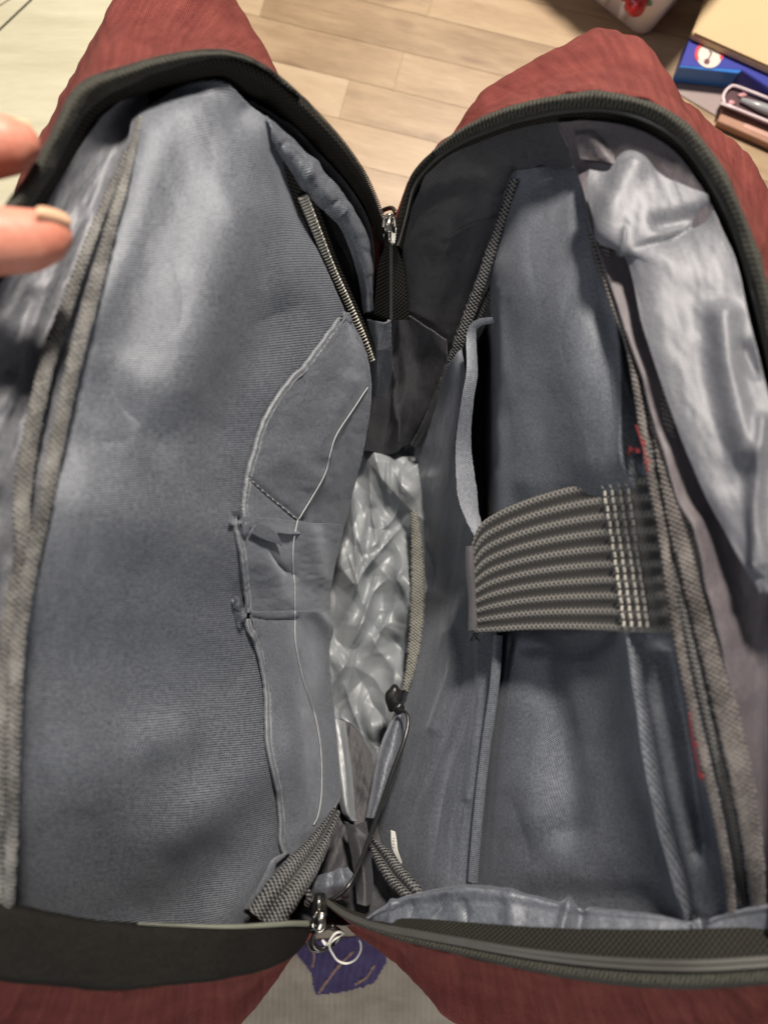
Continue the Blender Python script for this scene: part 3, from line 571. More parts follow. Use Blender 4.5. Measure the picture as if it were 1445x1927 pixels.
pocket_zip = tape('pocket_zip', pzp, np.linspace(.0062, .0040, 120), lambda s: .0006*(1-s*s), M_tapeblk, bp, None, 9)
nt = 58; q = cr([p for p in pz[1:]], nt); tp_ = P(q[:, 0], q[:, 1], q[:, 2]); t_, b_, n_ = frames(tp_)
bm = bmesh.new(); bmesh.ops.create_cube(bm, size=1)
for vv in bm.verts: vv.co = Vector((vv.co.x*.0019*(1 if vv.co.z < 0 else .8), vv.co.y*.0056, vv.co.z*.0020))
bmesh.ops.bevel(bm, geom=bm.edges[:], offset=.0004, segments=1, affect='EDGES'); tooth = bpy.data.meshes.new('zip_tooth'); bm.to_mesh(tooth); bm.free(); tooth.materials.append(M_teeth)
for p in tooth.polygons: p.use_smooth = True
for k in range(nt):
    o = link('zip_tooth', tooth, pocket_zip); sc_ = 1-.35*k/nt
    o.matrix_local = Matrix.Translation(Vector(tp_[k]+n_[k]*.0034+b_[k]*0)) @ Matrix((t_[k], b_[k], n_[k])).transposed().to_4x4() @ Matrix.Diagonal((sc_, sc_*(1+.06*(k % 2)), 1, 1))
# ---- closed zip at the top notch and notch lining
sheet('zip_tape', [[(733, 440, .192), (722, 470, .182), (712, 500, .172), (706, 560, .155), (700, 600, .142)], [(735, 452, .190), (735, 470, .184), (735, 500, .174), (735, 560, .157), (735, 600, .144)], [(738, 440, .192), (748, 470, .182), (758, 500, .172), (765, 560, .155), (770, 600, .142)]], 60, 30, M_tapeblk, parent=bp, key='ZN', lift=.0012)
cn = coil([(735, 445, .193), (735, 600, .144)], [(736, 445, .193), (736, 600, .144)], .5, .0014, 'zip_coil', 60)
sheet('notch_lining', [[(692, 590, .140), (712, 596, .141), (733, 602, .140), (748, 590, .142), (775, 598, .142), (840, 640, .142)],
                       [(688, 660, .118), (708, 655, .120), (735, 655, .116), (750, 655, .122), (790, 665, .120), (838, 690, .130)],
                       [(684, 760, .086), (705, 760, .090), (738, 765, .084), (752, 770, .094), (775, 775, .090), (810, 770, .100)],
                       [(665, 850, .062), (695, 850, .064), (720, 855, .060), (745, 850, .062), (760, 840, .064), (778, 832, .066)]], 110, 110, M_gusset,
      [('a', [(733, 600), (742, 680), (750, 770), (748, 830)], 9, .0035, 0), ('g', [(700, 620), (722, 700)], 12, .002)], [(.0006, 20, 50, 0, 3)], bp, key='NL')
sheet('lining_fold', [[(690, 600, .146), (705, 604, .149), (722, 607, .148), (735, 602, .146)], [(694, 655, .128), (710, 655, .132), (726, 655, .130), (737, 655, .128)], [(692, 720, .100), (710, 722, .106), (730, 722, .100), (742, 720, .098)], [(690, 800, .066), (708, 800, .068), (728, 800, .066), (744, 800, .066)]], 40, 70, M_lining, [('c', [(692, 660), (736, 655)], 8, .001)], [(.0005, 14, 40, 0, 1)], bp, key='LF')
# ---- right inner gusset (dark)
IR = [(757, 470, .182), (772, 400, .196), (790, 345, .210), (832, 302, .222), (890, 272, .236), (965, 245, .250), (1050, 230, .262), (1130, 228, .270), (1205, 245, .276), (1270, 285, .284), (1325, 360, .292), (1370, 455, .297), (1410, 600, .302), (1450, 800, .307), (1478, 1100, .310), (1480, 1400, .306), (1465, 1650, .297), (1445, 1750, .293)]
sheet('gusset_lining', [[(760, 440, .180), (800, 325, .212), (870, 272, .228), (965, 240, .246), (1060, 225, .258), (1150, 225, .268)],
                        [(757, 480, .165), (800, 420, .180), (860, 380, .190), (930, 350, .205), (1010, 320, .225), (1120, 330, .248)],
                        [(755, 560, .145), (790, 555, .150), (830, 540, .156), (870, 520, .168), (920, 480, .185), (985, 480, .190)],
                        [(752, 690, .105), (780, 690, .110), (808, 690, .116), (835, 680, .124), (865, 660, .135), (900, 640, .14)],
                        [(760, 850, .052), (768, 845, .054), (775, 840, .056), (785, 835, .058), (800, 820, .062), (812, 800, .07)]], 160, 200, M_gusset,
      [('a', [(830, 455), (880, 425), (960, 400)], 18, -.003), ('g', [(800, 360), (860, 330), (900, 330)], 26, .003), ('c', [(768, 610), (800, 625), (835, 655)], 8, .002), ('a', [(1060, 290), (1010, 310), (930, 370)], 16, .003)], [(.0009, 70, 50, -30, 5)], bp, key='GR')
# ---- right main: padded compartment wall
KP = [[(920, 296, .190), (960, 318, .215), (1010, 316, .226), (1060, 318, .230), (1112, 330, .238), (1135, 332, .236)],
      [(925, 400, .168), (950, 400, .204), (1000, 400, .222), (1060, 400, .232), (1115, 400, .240), (1140, 400, .236)],
      [(895, 520, .110), (928, 520, .185), (980, 520, .216), (1050, 520, .236), (1135, 520, .248), (1160, 520, .246)],
      [(912, 650, .055), (932, 650, .172), (975, 650, .204), (1060, 650, .240), (1160, 650, .252), (1190, 650, .254)],
      [(912, 830, .045), (928, 830, .160), (970, 830, .192), (1060, 830, .228), (1180, 830, .258), (1240, 830, .272)],
      [(915, 1000, .045), (926, 1000, .152), (980, 1000, .184), (1080, 1000, .216), (1200, 1000, .254), (1282, 1000, .280)],
      [(885, 1170, .080), (935, 1170, .140), (1000, 1170, .176), (1100, 1170, .210), (1215, 1170, .254), (1325, 1170, .284)],
      [(880, 1350, .080), (925, 1350, .138), (1000, 1350, .178), (1120, 1350, .214), (1240, 1350, .258), (1368, 1350, .284)],
      [(860, 1550, .090), (905, 1550, .146), (985, 1550, .180), (1120, 1550, .214), (1260, 1550, .254), (1405, 1550, .278)],
      [(840, 1740, .110), (890, 1740, .152), (1000, 1740, .184), (1120, 1740, .210), (1280, 1740, .244), (1425, 1740, .268)]]
KP = [[(r[0][0]-40, r[0][1], r[0][2]-.004)]+r for r in KP]
KF = [('g', [(1080, 340), (1085, 520), (1110, 680), (1130, 860)], 55, .005, 0), ('g', [(985, 400), (975, 650), (985, 900)], 34, .0022),
      ('a', [(1112, 335), (1132, 480), (1162, 620), (1182, 750), (1188, 850), (1200, 892)], 45, .008, 0), ('g', [(1152, 460), (1184, 600), (1204, 720), (1214, 850)], 12, -.014, 0),
      ('a', [(1212, 1185), (1224, 1290), (1244, 1430), (1266, 1560), (1298, 1705)], 60, .012, 0), ('g', [(1250, 1230), (1285, 1400), (1318, 1600)], 18, -.006, 0),
      ('g', [(1000, 1200), (1040, 1340), (1064, 1480), (1068, 1560)], 36, -.0075), ('g', [(955, 1230), (950, 1400), (1000, 1530)], 50, .0035), ('g', [(1160, 1190), (1090, 1225), (990, 1215)], 18, -.0035),
      ('g', [(1300, 1705), (1180, 1690), (1000, 1690)], 30, -.003), ('c', [(960, 1480), (985, 1560), (1000, 1640)], 20, -.0015), ('c', [(1010, 420), (1000, 480), (1015, 560)], 16, -.0008), ('c', [(1075, 560), (1060, 640), (1075, 700)], 16, -.0010)]
sheet('padded_pocket', KP, 240, 380, M_lining, KF, [(.0007, 80, 190, 12, 12), (.00010, 18, 30, 0, 19)], bp, key='KP')
# ---- laptop sleeve layer in front of it
SL = [(842, 690), (815, 760), (781, 832), (786, 900), (795, 980), (800, 1080), (788, 1180), (765, 1280), (748, 1350), (722, 1440), (702, 1540), (735, 1650), (770, 1740)]
SLz = [.150, .108, .060, .054, .052, .052, .054, .062, .070, .080, .092, .120, .140]
SR = [(868, 655), (880, 740), (870, 830), (874, 900), (888, 970), (910, 1010), (930, 1150), (936, 1250), (922, 1350), (905, 1450), (896, 1550), (888, 1650), (885, 1745)]
SRz = [.160, .164, .154, .154, .156, .158, .162, .162, .160, .160, .162, .164, .166]
slz = cr([(x, y, z) for (x, y), z in zip(SL, SLz)], 26); srz = cr([(x, y, z) for (x, y), z in zip(SR, SRz)], 26)
rows = [[tuple(a), tuple(a*.66+b*.34+np.array([0, 0, .006])), tuple(a*.33+b*.67+np.array([0, 0, .006])), tuple(b)] for a, b in zip(slz, srz)]
sleeve = sheet('laptop_sleeve', rows, 110, 340, M_lining,
      [('c', [(870, 1220), (860, 1300), (830, 1400), (800, 1480), (770, 1560)], 6, -.0022), ('c', [(900, 1230), (880, 1330), (845, 1440), (825, 1540), (815, 1620)], 6, -.0022), ('g', [(905, 1180), (900, 1330), (880, 1500)], 9, .0018), ('g', [(845, 1190), (850, 1260), (815, 1370)], 10, .0022), ('g', [(815, 900), (825, 1000), (830, 1120)], 14, .0015), ('c', [(790, 1380), (770, 1450), (745, 1530)], 6, -.0012), ('c', [(800, 1020), (812, 1060), (815, 1110)], 7, -.003)], [(.0005, 22, 120, 8, 5)], bp, key='SL')
hl = tape('sleeve_hem', P(*cr([(x, y, z) for (x, y, z) in [(928, 602, .190), (900, 608, .186), (887, 628, .182), (888, 700, .180), (880, 750, .176), (872, 830, .166), (876, 900, .164), (885, 960, .164), (904, 1012, .166)]], 120).T), np.interp(np.linspace(0, 1, 120), [0, .15, .5, .8, 1], [.0018, .0030, .0040, .0062, .003]), lambda s: .0005*(1-s*s)+.0008*s, M_lining, bp, None, 11, jit=.05)
tape('sleeve_hem', P(*cr([(937, 1195, .170), (930, 1290, .168), (912, 1420, .166), (898, 1550, .168), (889, 1660, .170)], 120).T), .0028, lambda s: .0010*(1-s*s), M_lining, bp, None, 9)
# ---- elastic strap
EZ = lambda x, y, l: zat('KP', x, y)
def erow(t):
    top = cr([(884, 1032, 0), (905, 985, 0), (960, 952, 0), (1040, 924, 0), (1130, 904, 0), (1222, 895, 0)], 9)
    bot = cr([(888, 1192, 0), (930, 1190, 0), (1000, 1186, 0), (1090, 1186, 0), (1180, 1190, 0), (1264, 1192, 0)], 9)
    r = top*(1-t)+bot*t; zz = np.interp(r[:, 0], [880, 930, 1000, 1120, 1270], [.166, .186, .206, .238, .288]); r[:, 2] = zz; return r
def elastic_mat():
    m, n, l, b = newmat('ribbed_black_elastic'); uv = n.new('ShaderNodeTexCoord').outputs['UV']
    sx = n.new('ShaderNodeSeparateXYZ'); l.new(uv, sx.inputs[0])
    v = mth(n, l, 'MULTIPLY', sx.outputs[1], 9.5*2*math.pi); row = mth(n, l, 'MULTIPLY_ADD', mth(n, l, 'SINE', v), .5, .5)
    a = mth(n, l, 'MULTIPLY_ADD', mth(n, l, 'SINE', mth(n, l, 'ADD', mth(n, l, 'MULTIPLY', sx.outputs[0], 44*2*math.pi), mth(n, l, 'MULTIPLY', sx.outputs[1], 19*2*math.pi))), .5, .5)
    a2 = mth(n, l, 'MULTIPLY_ADD', mth(n, l, 'SINE', mth(n, l, 'SUBTRACT', mth(n, l, 'MULTIPLY', sx.outputs[0], 44*2*math.pi), mth(n, l, 'MULTIPLY', sx.outputs[1], 19*2*math.pi))), .5, .5)
    dots = mth(n, l, 'MAXIMUM', mth(n, l, 'POWER', a, 2), mth(n, l, 'POWER', a2, 2))
    f = mth(n, l, 'MULTIPLY', mth(n, l, 'POWER', row, 1.3), mth(n, l, 'MULTIPLY_ADD', dots, .75, .15))
    mr = n.new('ShaderNodeMapRange'); mr.interpolation_type = 'SMOOTHSTEP'; l.new(sx.outputs[0], mr.inputs[0]); mr.inputs[1].default_value = .70; mr.inputs[2].default_value = .77
    mr2 = n.new('ShaderNodeMapRange'); mr2.interpolation_type = 'SMOOTHSTEP'; l.new(sx.outputs[0], mr2.inputs[0]); mr2.inputs[1].default_value = .97; mr2.inputs[2].default_value = .90
    band = mth(n, l, 'MULTIPLY', mth(n, l, 'MULTIPLY', mr.outputs[0], mr2.outputs[0]), mth(n, l, 'MULTIPLY_ADD', row, .35, mth(n, l, 'MULTIPLY_ADD', dots, .25, .22)))
    f = mth(n, l, 'MAXIMUM', f, band)
    l.new(ramp(n, l, f, [(.04, (.026, .025, .025)), (.95, (.27, .26, .245))]), b.inputs['Base Color']); setp(b, Roughness=.6, Specular_IOR_Level=.35, Sheen_Weight=.2)
    bump(n, l, b, f, .9, .0006); return m
estrap = None
R_ = [erow(t) for t in np.linspace(0, 1, 9)]
estrap = sheet('elastic_strap', R_, 260, 200, elastic_mat(), parent=bp, thick=.0014, key='ES')
me = estrap.data; nv_, nu_ = 200, 260
co = np.zeros(nv_*nu_*3, np.float32); me.vertices.foreach_get('co', co); co = co.reshape(nv_, nu_, 3).astype(float)
nn = gnormals(co); tv = np.linspace(0, 1, nv_)[:, None]; tu = np.linspace(0, 1, nu_)[None, :]
co = co+nn*(.00045*np.sin(tv*9.5*2*np.pi)*(1-(tu > .78)*.5))[..., None]; me.vertices.foreach_set('co', co.astype(np.float32).ravel())
fcs = grid_faces(nv_, nu_); uvv = np.stack(np.meshgrid(tu[0], tv[:, 0]), -1).reshape(-1, 2)
li = np.zeros(len(me.loops), np.int32); me.loops.foreach_get('vertex_index', li); me.uv_layers[0].data.foreach_set('uv', uvv[li].astype(np.float32).ravel()); me.update()
# stitch columns at the sewn end
M_stitch = plain('cream_stitching', (.36, .345, .32), .55, nscale=500)
for c_i, u0 in enumerate((.775, .815, .855, .895)):
    j = int(u0*nu_); path = co[4:-4, j]+nn[4:-4, j]*.0016
    V = []; t, b, n2 = frames(path, nn[4:-4, j])
    seg = 9
    for k in range(0, len(path)-seg, seg+1):
        tube('stitch', path[k:k+seg], np.array([.0005, .0008, .0009, .0009, .0009, .0009, .0009, .0008, .0005]), M_stitch, estrap, 6, flat=.7)
p_ = cr(co[::24, 3], 120)+np.array([0, 0, .001]); tape('strap_end_binding', p_, .0034, lambda s: .0010*(1-s*s), M_gusset, bp, None, 9, jit=.04)
for i in range(7):
    a = co[-1, 2+i]+np.array([0, 0, -.001]); tube('frayed_thread', cr([a, a+np.array([RNG.normal(0, .001), -.0025, -.001]), a+np.array([RNG.normal(.001, .002), -.005, -.003])], 8), .0003, M_black, bp, 5)
# ---- right bindings
bind([(968, 335, .222), (948, 400, .210), (925, 470, .196), (902, 540, .180), (880, 600, .166), (860, 655, .152), (838, 715, .132), (815, 770, .108), (795, 812, .086), (780, 838, .068)], [.0022, .0032, .0038, .0036, .003], M_bindk)
bind([(990, 345, .215), (965, 430, .198), (935, 520, .178), (905, 590, .160), (880, 650, .145)], [.001, .002, .002, .0015], M_bindk)
BR = [(1108, 420, .262), (1128, 500, .268), (1155, 590, .275), (1182, 680, .281), (1212, 790, .287), (1240, 880, .291), (1262, 980, .295), (1290, 1090, .298), (1318, 1200, .30), (1345, 1310, .30), (1366, 1420, .299), (1385, 1540, .295), (1400, 1660, .288), (1405, 1740, .28)]
BRl = [(1112, 440, .262), (1128, 500, .266), (1155, 580, .272), (1183, 655, .278), (1205, 780, .284), (1222, 887, .288), (1243, 990, .291), (1266, 1144, .294), (1293, 1290, .296), (1325, 1430, .296), (1348, 1530, .292), (1368, 1640, .286), (1378, 1735, .28)]
bind(BRl, [.0012, .0018, .0022, .0022, .002], M_bindb)
BRr = [(1128, 440, .266), (1150, 520, .270), (1185, 590, .275), (1214, 655, .280), (1246, 800, .286), (1262, 900, .290), (1280, 985, .294), (1306, 1090, .296), (1338, 1222, .298), (1368, 1350, .299), (1392, 1458, .298), (1410, 1560, .294), (1422, 1660, .288), (1428, 1740, .28)]
bind(BRr, [.003, .0052, .0055, .0052, .0048, .003], M_bindb)
bind([((a[0]+b[0])/2-4, (a[1]+b[1])/2, a[2]-.004) for a, b in zip(BRl, BRr)], .0030, M_bindk)
# ---- red thread tacks
for k, (x, y, z) in enumerate(((1212, 835, .292), (1188, 846, .286), (1200, 848, .288), (1216, 870, .293), (1318, 1462, .302), (1310, 1400, .302))):
    for j in range(2):
        c = P(x, y, z); d = RNG.normal(0, .0011, (3, 3)); tube('red_thread', cr([c+d[0], c, c+d[1], c+d[2]], 12), .00030, M_redthr, bp, 5)
tube('red_thread', P(*cr([(1196, 800, .289), (1206, 830, .290), (1214, 860, .292), (1220, 890, .292)], 20).T), .0004, M_redthr, bp, 5)
tube('red_thread', P(*cr([(1296, 1340, .303), (1304, 1400, .304), (1320, 1470, .304)], 20).T), .0003, M_redthr, bp, 5)
# ---- right outer facing (glossy flap)
go, gi = cr(IR[6:], 30), cr([(1085, 320, .250), (1100, 370, .262), (1115, 440, .268), (1150, 540, .277), (1190, 660, .286), (1230, 790, .291), (1262, 900, .296), (1295, 1010, .300), (1330, 1150, .302), (1365, 1290, .302), (1395, 1450, .298), (1415, 1600, .290), (1415, 1760, .280)], 30)
M_plum = cloth_mat('plum_grey_lining', (.060, .050, .058), (.165, .148, .165), rough=.5, sheen=.2)
sheet('gusset_lining', [go, go*.6+gi*.4-np.array([0, 0, .008]), go*.3+gi*.7-np.array([0, 0, .009]), gi-np.array([0, 0, .002])], 260, 60, M_plum, [('g', [(1300, 1000), (1400, 1300)], 40, .004)], [(.0010, 60, 120, 20, 3)], bp, key='GRO')
sheet('facing_flap', [[(1108, 322, .272), (1150, 326, .276), (1182, 288, .281), (1240, 330, .284), (1330, 370, .293)],
                      [(1105, 370, .272), (1150, 380, .280), (1210, 385, .286), (1280, 400, .290), (1355, 430, .298)],
                      [(1130, 430, .276), (1165, 455, .284), (1230, 470, .291), (1310, 480, .296), (1385, 500, .303)],
                      [(1178, 480, .281), (1210, 500, .288), (1270, 540, .295), (1340, 560, .302), (1405, 590, .307)],
                      [(1215, 620, .289), (1245, 640, .294), (1310, 680, .301), (1380, 700, .307), (1440, 730, .312)],
                      [(1262, 770, .297), (1290, 790, .301), (1350, 820, .308), (1410, 840, .313), (1480, 860, .318)],
                      [(1318, 910, .304), (1345, 930, .308), (1390, 960, .312), (1440, 980, .317), (1510, 1000, .322)],
                      [(1375, 1020, .309), (1400, 1040, .312), (1430, 1060, .316), (1460, 1080, .320), (1530, 1100, .325)],
                      [(1425, 1100, .314), (1432, 1105, .315), (1440, 1110, .316), (1460, 1120, .32), (1530, 1150, .325)]], 150, 220, M_gloss,
      [('a', [(1190, 470), (1270, 440), (1350, 370)], 26, -.005), ('g', [(1190, 320), (1160, 380), (1140, 440)], 24, .004), ('g', [(1240, 420), (1320, 400)], 16, -.005), ('g', [(1360, 600), (1370, 720), (1400, 850)], 26, .007), ('g', [(1300, 560), (1330, 720), (1390, 900)], 34, -.0025), ('g', [(1430, 800), (1420, 950), (1435, 1060)], 14, .005),
       ('g', [(1400, 660), (1420, 700)], 14, -.004), ('c', [(1178, 430), (1176, 490)], 6, .003)], [(.0014, 90, 200, -20, 21)], bp, key='FR', lift=.002)
sheet('lining_fold', [[(1080, 255, .262), (1120, 248, .266), (1170, 262, .268), (1200, 300, .27)], [(1090, 300, .258), (1130, 305, .262), (1165, 315, .264), (1190, 330, .264)]], 60, 30, M_plum, [('g', [(1110, 260), (1150, 310)], 14, .002)], [(.0006, 40, 40, 0, 8)], bp, key='FR2', lift=.0)
# ---- right zip band and its teeth
sheet('zip_tape', [offset_in(RIM_R, IR, t)+np.array([0, 0, dz]) for t, dz in ((0, 0), (.15, .003), (.5, .0035), (.62, .0005), (1, -.003))], 420, 26, M_tapeblk, parent=bp, key='ZTR', noise=((.0004, 70, 70, 0, 6),))
sheet('edge_webbing', [offset_in(RIM_R[3:], IR[3:], t)+np.array([0, 0, dz]) for t, dz in ((-.04, .001), (.1, .0055), (.36, .0055), (.52, .0045), (.55, .001))], 420, 18, M_tapeolv, parent=bp, key='EWR', noise=((.0004, 40, 40, 0, 9),))
coil(RIM_R[:6], IR[:6], .62, .0016, 'zip_coil', 240); coil(RIM_R[5:], IR[5:], .60, .0022, 'zip_coil', 620)
# ---- bottom band, right
BRin = [(1440, 1742, .286), (1300, 1748, .281), (1150, 1748, .27), (1000, 1744, .254), (880, 1735, .238), (790, 1728, .225), (720, 1726, .213), (660, 1712, .203), (618, 1690, .195)]
BRo = [(1500, 1835, .298)]+RIM_RB[1:]
BRi = [(1500, 1735, .290)]+BRin
sheet('zip_tape', [offset_in(BRo, BRi, t)+np.array([0, 0, dz]) for t, dz in ((-.12, -.006), (-.05, .002), (.12, .003), (.3, .003), (.5, .003), (1, 0))], 420, 30, M_tapeblk, parent=bp, key='ZTB', noise=((.0004, 90, 60, 0, 16),))
sheet('edge_webbing', [offset_in(BRo, BRi, t)+np.array([0, 0, dz]) for t, dz in ((-.12, -.004), (-.06, .0042), (.06, .0052), (.14, .0045), (.18, .001))], 420, 12, M_tapeolv, parent=bp, key='EWB')
coil(BRo, BRi, .26, .0046, 'zip_coil', 460); coil(BRo, BRi, .38, .0044, 'zip_coil', 460)
# ---- bottom facing, right (puckered lining strip)
FB1 = [(690, 1728, .214), (735, 1700, .214), (790, 1680, .220), (880, 1668, .230), (960, 1676, .238), (1060, 1700, .248), (1150, 1712, .258), (1240, 1722, .268), (1310, 1735, .274), (1380, 1715, .282), (1500, 1690, .29)]
FB3 = [(690, 1734, .211), (735, 1736, .217), (790, 1738, .224), (880, 1744, .236), (960, 1750, .245), (1060, 1756, .256), (1150, 1758, .266), (1240, 1757, .275), (1310, 1756, .280), (1380, 1752, .284), (1500, 1745, .29)]
f1, f3 = cr(FB1, 30), cr(FB3, 30)
sheet('facing_strip', [f1-np.array([0, 0, .020]), f1, f1*.6+f3*.4+np.array([0, 0, .0005]), f3], 320, 44, M_lining,
      [('c', [(840, 1680), (815, 1735)], 8, -.0028), ('c', [(872, 1690), (878, 1740)], 7, -.0028), ('c', [(775, 1690), (772, 1730)], 7, -.002), ('g', [(1070, 1705), (1060, 1750)], 10, .004), ('g', [(1095, 1708), (1085, 1752)], 9, -.003), ('g', [(1315, 1735), (1308, 1760)], 12, -.006), ('g', [(960, 1690), (965, 1740)], 16, .0025), ('g', [(740, 1700), (735, 1735)], 8, .002)], [(.0004, 44, 60, 0, 9)], bp, key='FB')
# ---- bottom band, left
BLi = [(-60, 1655, .290), (0, 1692, .288), (80, 1716, .284), (160, 1730, .278), (260, 1738, .268), (350, 1742, .258), (430, 1744, .248), (500, 1741, .236), (545, 1738, .224), (580, 1738, .210), (598, 1722, .198)]
sheet('zip_tape', [offset_in(RIM_LB, BLi, t)+np.array([0, 0, dz]) for t, dz in ((-.10, -.010), (-.06, .001), (.2, .003), (.6, .004), (.9, .0035), (1, .001), (1.02, -.008))], 320, 40, M_tapefine, parent=bp, key='ZLB', noise=((.0006, 110, 60, 0, 26),))
q = cr(BLi[4:-1], 80); tube('fold_highlight', P(q[:, 0], q[:, 1], q[:, 2]+.0035), np.linspace(.0004, .0014, 80), plain('pale_olive_highlight', (.20, .21, .17), .45), bp, 8)  # pale tube painting the highlight along the band's folded edge
# ---- satin floor of the bag
def wr(X, Y):
    g = np.random.default_rng(4); h = np.zeros_like(X); x = X+9*vnoise(X/80, Y/80, 5)+4*vnoise(X/22, Y/30, 7); y = Y+9*vnoise(X/80, Y/80, 6)
    for k in range(9):
        an = (g.uniform(-.55, -.1) if k % 2 else g.uniform(.1, .6)) if k % 3 else (.85 if k % 2 else -.8); per = g.uniform(48, 130) if k % 3 else g.uniform(110, 190); ph = g.uniform(0, 1); cc = g.uniform(.25, .75)
        u = (x*math.cos(an)+y*math.sin(an))/per+ph; fr = u-np.floor(u); fr = np.where(fr < cc, fr/cc, (1-fr)/(1-cc))
        m = np.clip(.45+1.2*vnoise(X/60+3*k, Y/75, 40+k), 0, 1); h += fr*per*.000066*m
    return h-.010
sheet('base_lining', [[(640, 790, .045), (690, 795, .042), (740, 795, .042), (800, 790, .048)], [(618, 900, .046), (680, 900, .040), (740, 900, .040), (800, 900, .046)], [(595, 1050, .048), (660, 1050, .038), (740, 1050, .038), (812, 1050, .045)],
                      [(585, 1200, .048), (660, 1200, .038), (730, 1200, .038), (800, 1200, .046)], [(590, 1350, .052), (650, 1350, .042), (710, 1350, .042), (775, 1350, .050)], [(600, 1480, .060), (640, 1480, .052), (690, 1480, .052), (740, 1480, .060)], [(610, 1620, .085), (650, 1620, .08), (690, 1620, .08), (730, 1620, .085)]], 200, 620, M_satin,
      [('c', [(775, 970), (715, 1040), (668, 1098), (620, 1200)], 8, .009), ('c', [(690, 860), (700, 960), (716, 1040)], 8, .008), ('c', [(645, 930), (660, 1010), (670, 1098)], 8, .007), ('c', [(716, 1040), (690, 1150), (640, 1240)], 8, .006), ('c', [(770, 1050), (740, 1140), (700, 1230)], 8, .006), ('c', [(770, 935), (735, 985), (710, 1000)], 5, .004), ('g', [(700, 960), (690, 1040)], 9, -.004), ('c', [(735, 1085), (700, 1120), (660, 1210)], 6, .005), ('c', [(640, 1280), (660, 1330), (690, 1400)], 5, .005), ('g', [(745, 1210), (760, 1250)], 14, -.006), ('c', [(640, 1275), (630, 1400), (650, 1520)], 6, .004)], (), bp, key='BL', fn=wr)
# lining flap, cord and stop at the lower centre
M_bindg = cloth_mat('grey_green_binding', (.05, .05, .045), (.30, .30, .27), rough=.75, sheen=.2, period=.0022, dirs=((1, .6), (1, -.6)), bstr=1, bdist=.0004, spec=.2, blotch=.5)
bind([(778, 962, .062), (784, 1020, .064), (786, 1100, .066), (783, 1180, .070), (774, 1250, .076), (762, 1300, .082)], [.0030, .0050, .0055, .0045, .0025], M_bindg)
bind([(640, 930, .066), (630, 985, .070), (620, 1040, .074), (612, 1095, .074)], [.001, .004, .0045, .001], M_bindg)
sheet('lining_fold', [[(742, 1340, .092), (748, 1336, .102), (755, 1335, .105), (762, 1337, .102), (768, 1345, .092)], [(716, 1400, .096), (724, 1400, .108), (738, 1400, .112), (752, 1402, .108), (760, 1405, .096)], [(700, 1470, .108), (708, 1470, .120), (720, 1470, .124), (732, 1472, .120), (738, 1475, .108)], [(688, 1540, .118), (694, 1540, .128), (700, 1540, .131), (708, 1542, .128), (712, 1545, .118)]], 40, 90, M_lining, (), ((.0004, 20, 50, 0, 2),), bp, key='TF2')
sheet('lining_fold', [[(620, 1355, .088), (632, 1352, .092), (650, 1358, .088)], [(630, 1440, .098), (640, 1440, .104), (662, 1450, .098)], [(640, 1520, .112), (652, 1520, .118), (668, 1530, .112)], [(655, 1542, .116), (662, 1545, .118), (672, 1545, .116)]], 40, 90, M_satin, [('c', [(636, 1360), (655, 1520)], 5, .002)], ((.0004, 20, 50, 0, 2),), bp, key='TF3')
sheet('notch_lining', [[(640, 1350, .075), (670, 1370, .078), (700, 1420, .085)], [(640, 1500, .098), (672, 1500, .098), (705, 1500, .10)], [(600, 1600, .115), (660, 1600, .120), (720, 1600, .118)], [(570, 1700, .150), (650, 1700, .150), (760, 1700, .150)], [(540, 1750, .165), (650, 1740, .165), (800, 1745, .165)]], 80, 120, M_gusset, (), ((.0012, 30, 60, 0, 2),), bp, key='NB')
sheet('lining_fold', [[(598, 1648, .172), (622, 1640, .176), (655, 1632, .172)], [(585, 1668, .176), (625, 1668, .182), (668, 1655, .174)], [(576, 1690, .172), (610, 1700, .178), (655, 1690, .172)]], 80, 40, M_lining, [('g', [(640, 1640), (650, 1680)], 8, .003), ('g', [(625, 1650), (625, 1690)], 8, -.002)], (), bp, key='NB1')
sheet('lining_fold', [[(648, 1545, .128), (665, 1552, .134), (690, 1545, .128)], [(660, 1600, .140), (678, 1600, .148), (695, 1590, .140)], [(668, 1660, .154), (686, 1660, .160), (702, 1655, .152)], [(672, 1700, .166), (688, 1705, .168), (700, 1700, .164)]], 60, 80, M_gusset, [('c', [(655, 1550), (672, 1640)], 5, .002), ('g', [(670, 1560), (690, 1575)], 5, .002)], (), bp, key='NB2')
bind([(632, 1528, .150), (610, 1570, .162), (585, 1610, .176), (555, 1650, .190), (525, 1690, .200), (495, 1735, .206)], [.0030, .0065, .0095, .0105, .0110], M_bindk, two, jit=.05, ns=31)
bind([(700, 1585, .140), (722, 1615, .150), (745, 1648, .160), (775, 1680, .170), (800, 1710, .175)], [.003, .0065, .0070, .0060, .005], M_bindk, two, jit=.06, ns=31)
bind([(578, 1700, .186), (582, 1690, .188), (574, 1672, .188), (566, 1664, .184)], .0022, M_bindk)
q = cr([(748, 1338, .112), (762, 1340, .118), (768, 1358, .122), (760, 1395, .128), (738, 1455, .142), (712, 1530, .162), (690, 1590, .178), (672, 1638, .190), (652, 1672, .197), (625, 1692, .196), (600, 1698, .193)], 160)
tube('elastic_cord', P(q[:, 0], q[:, 1], q[:, 2]), np.interp(np.linspace(0, 1, 160), [0, .3, .7, 1], [.0011, .0015, .0012, .0012]), M_cord, bp, 12)
blob('cord_stop', P(741, 1315, .098), (.0062, .0095, .006), M_black, bp, 1, 3, .12); blob('cord_stop', P(750, 1332, .104), (.0040, .0045, .004), M_black, bp, 3, 3, .1)
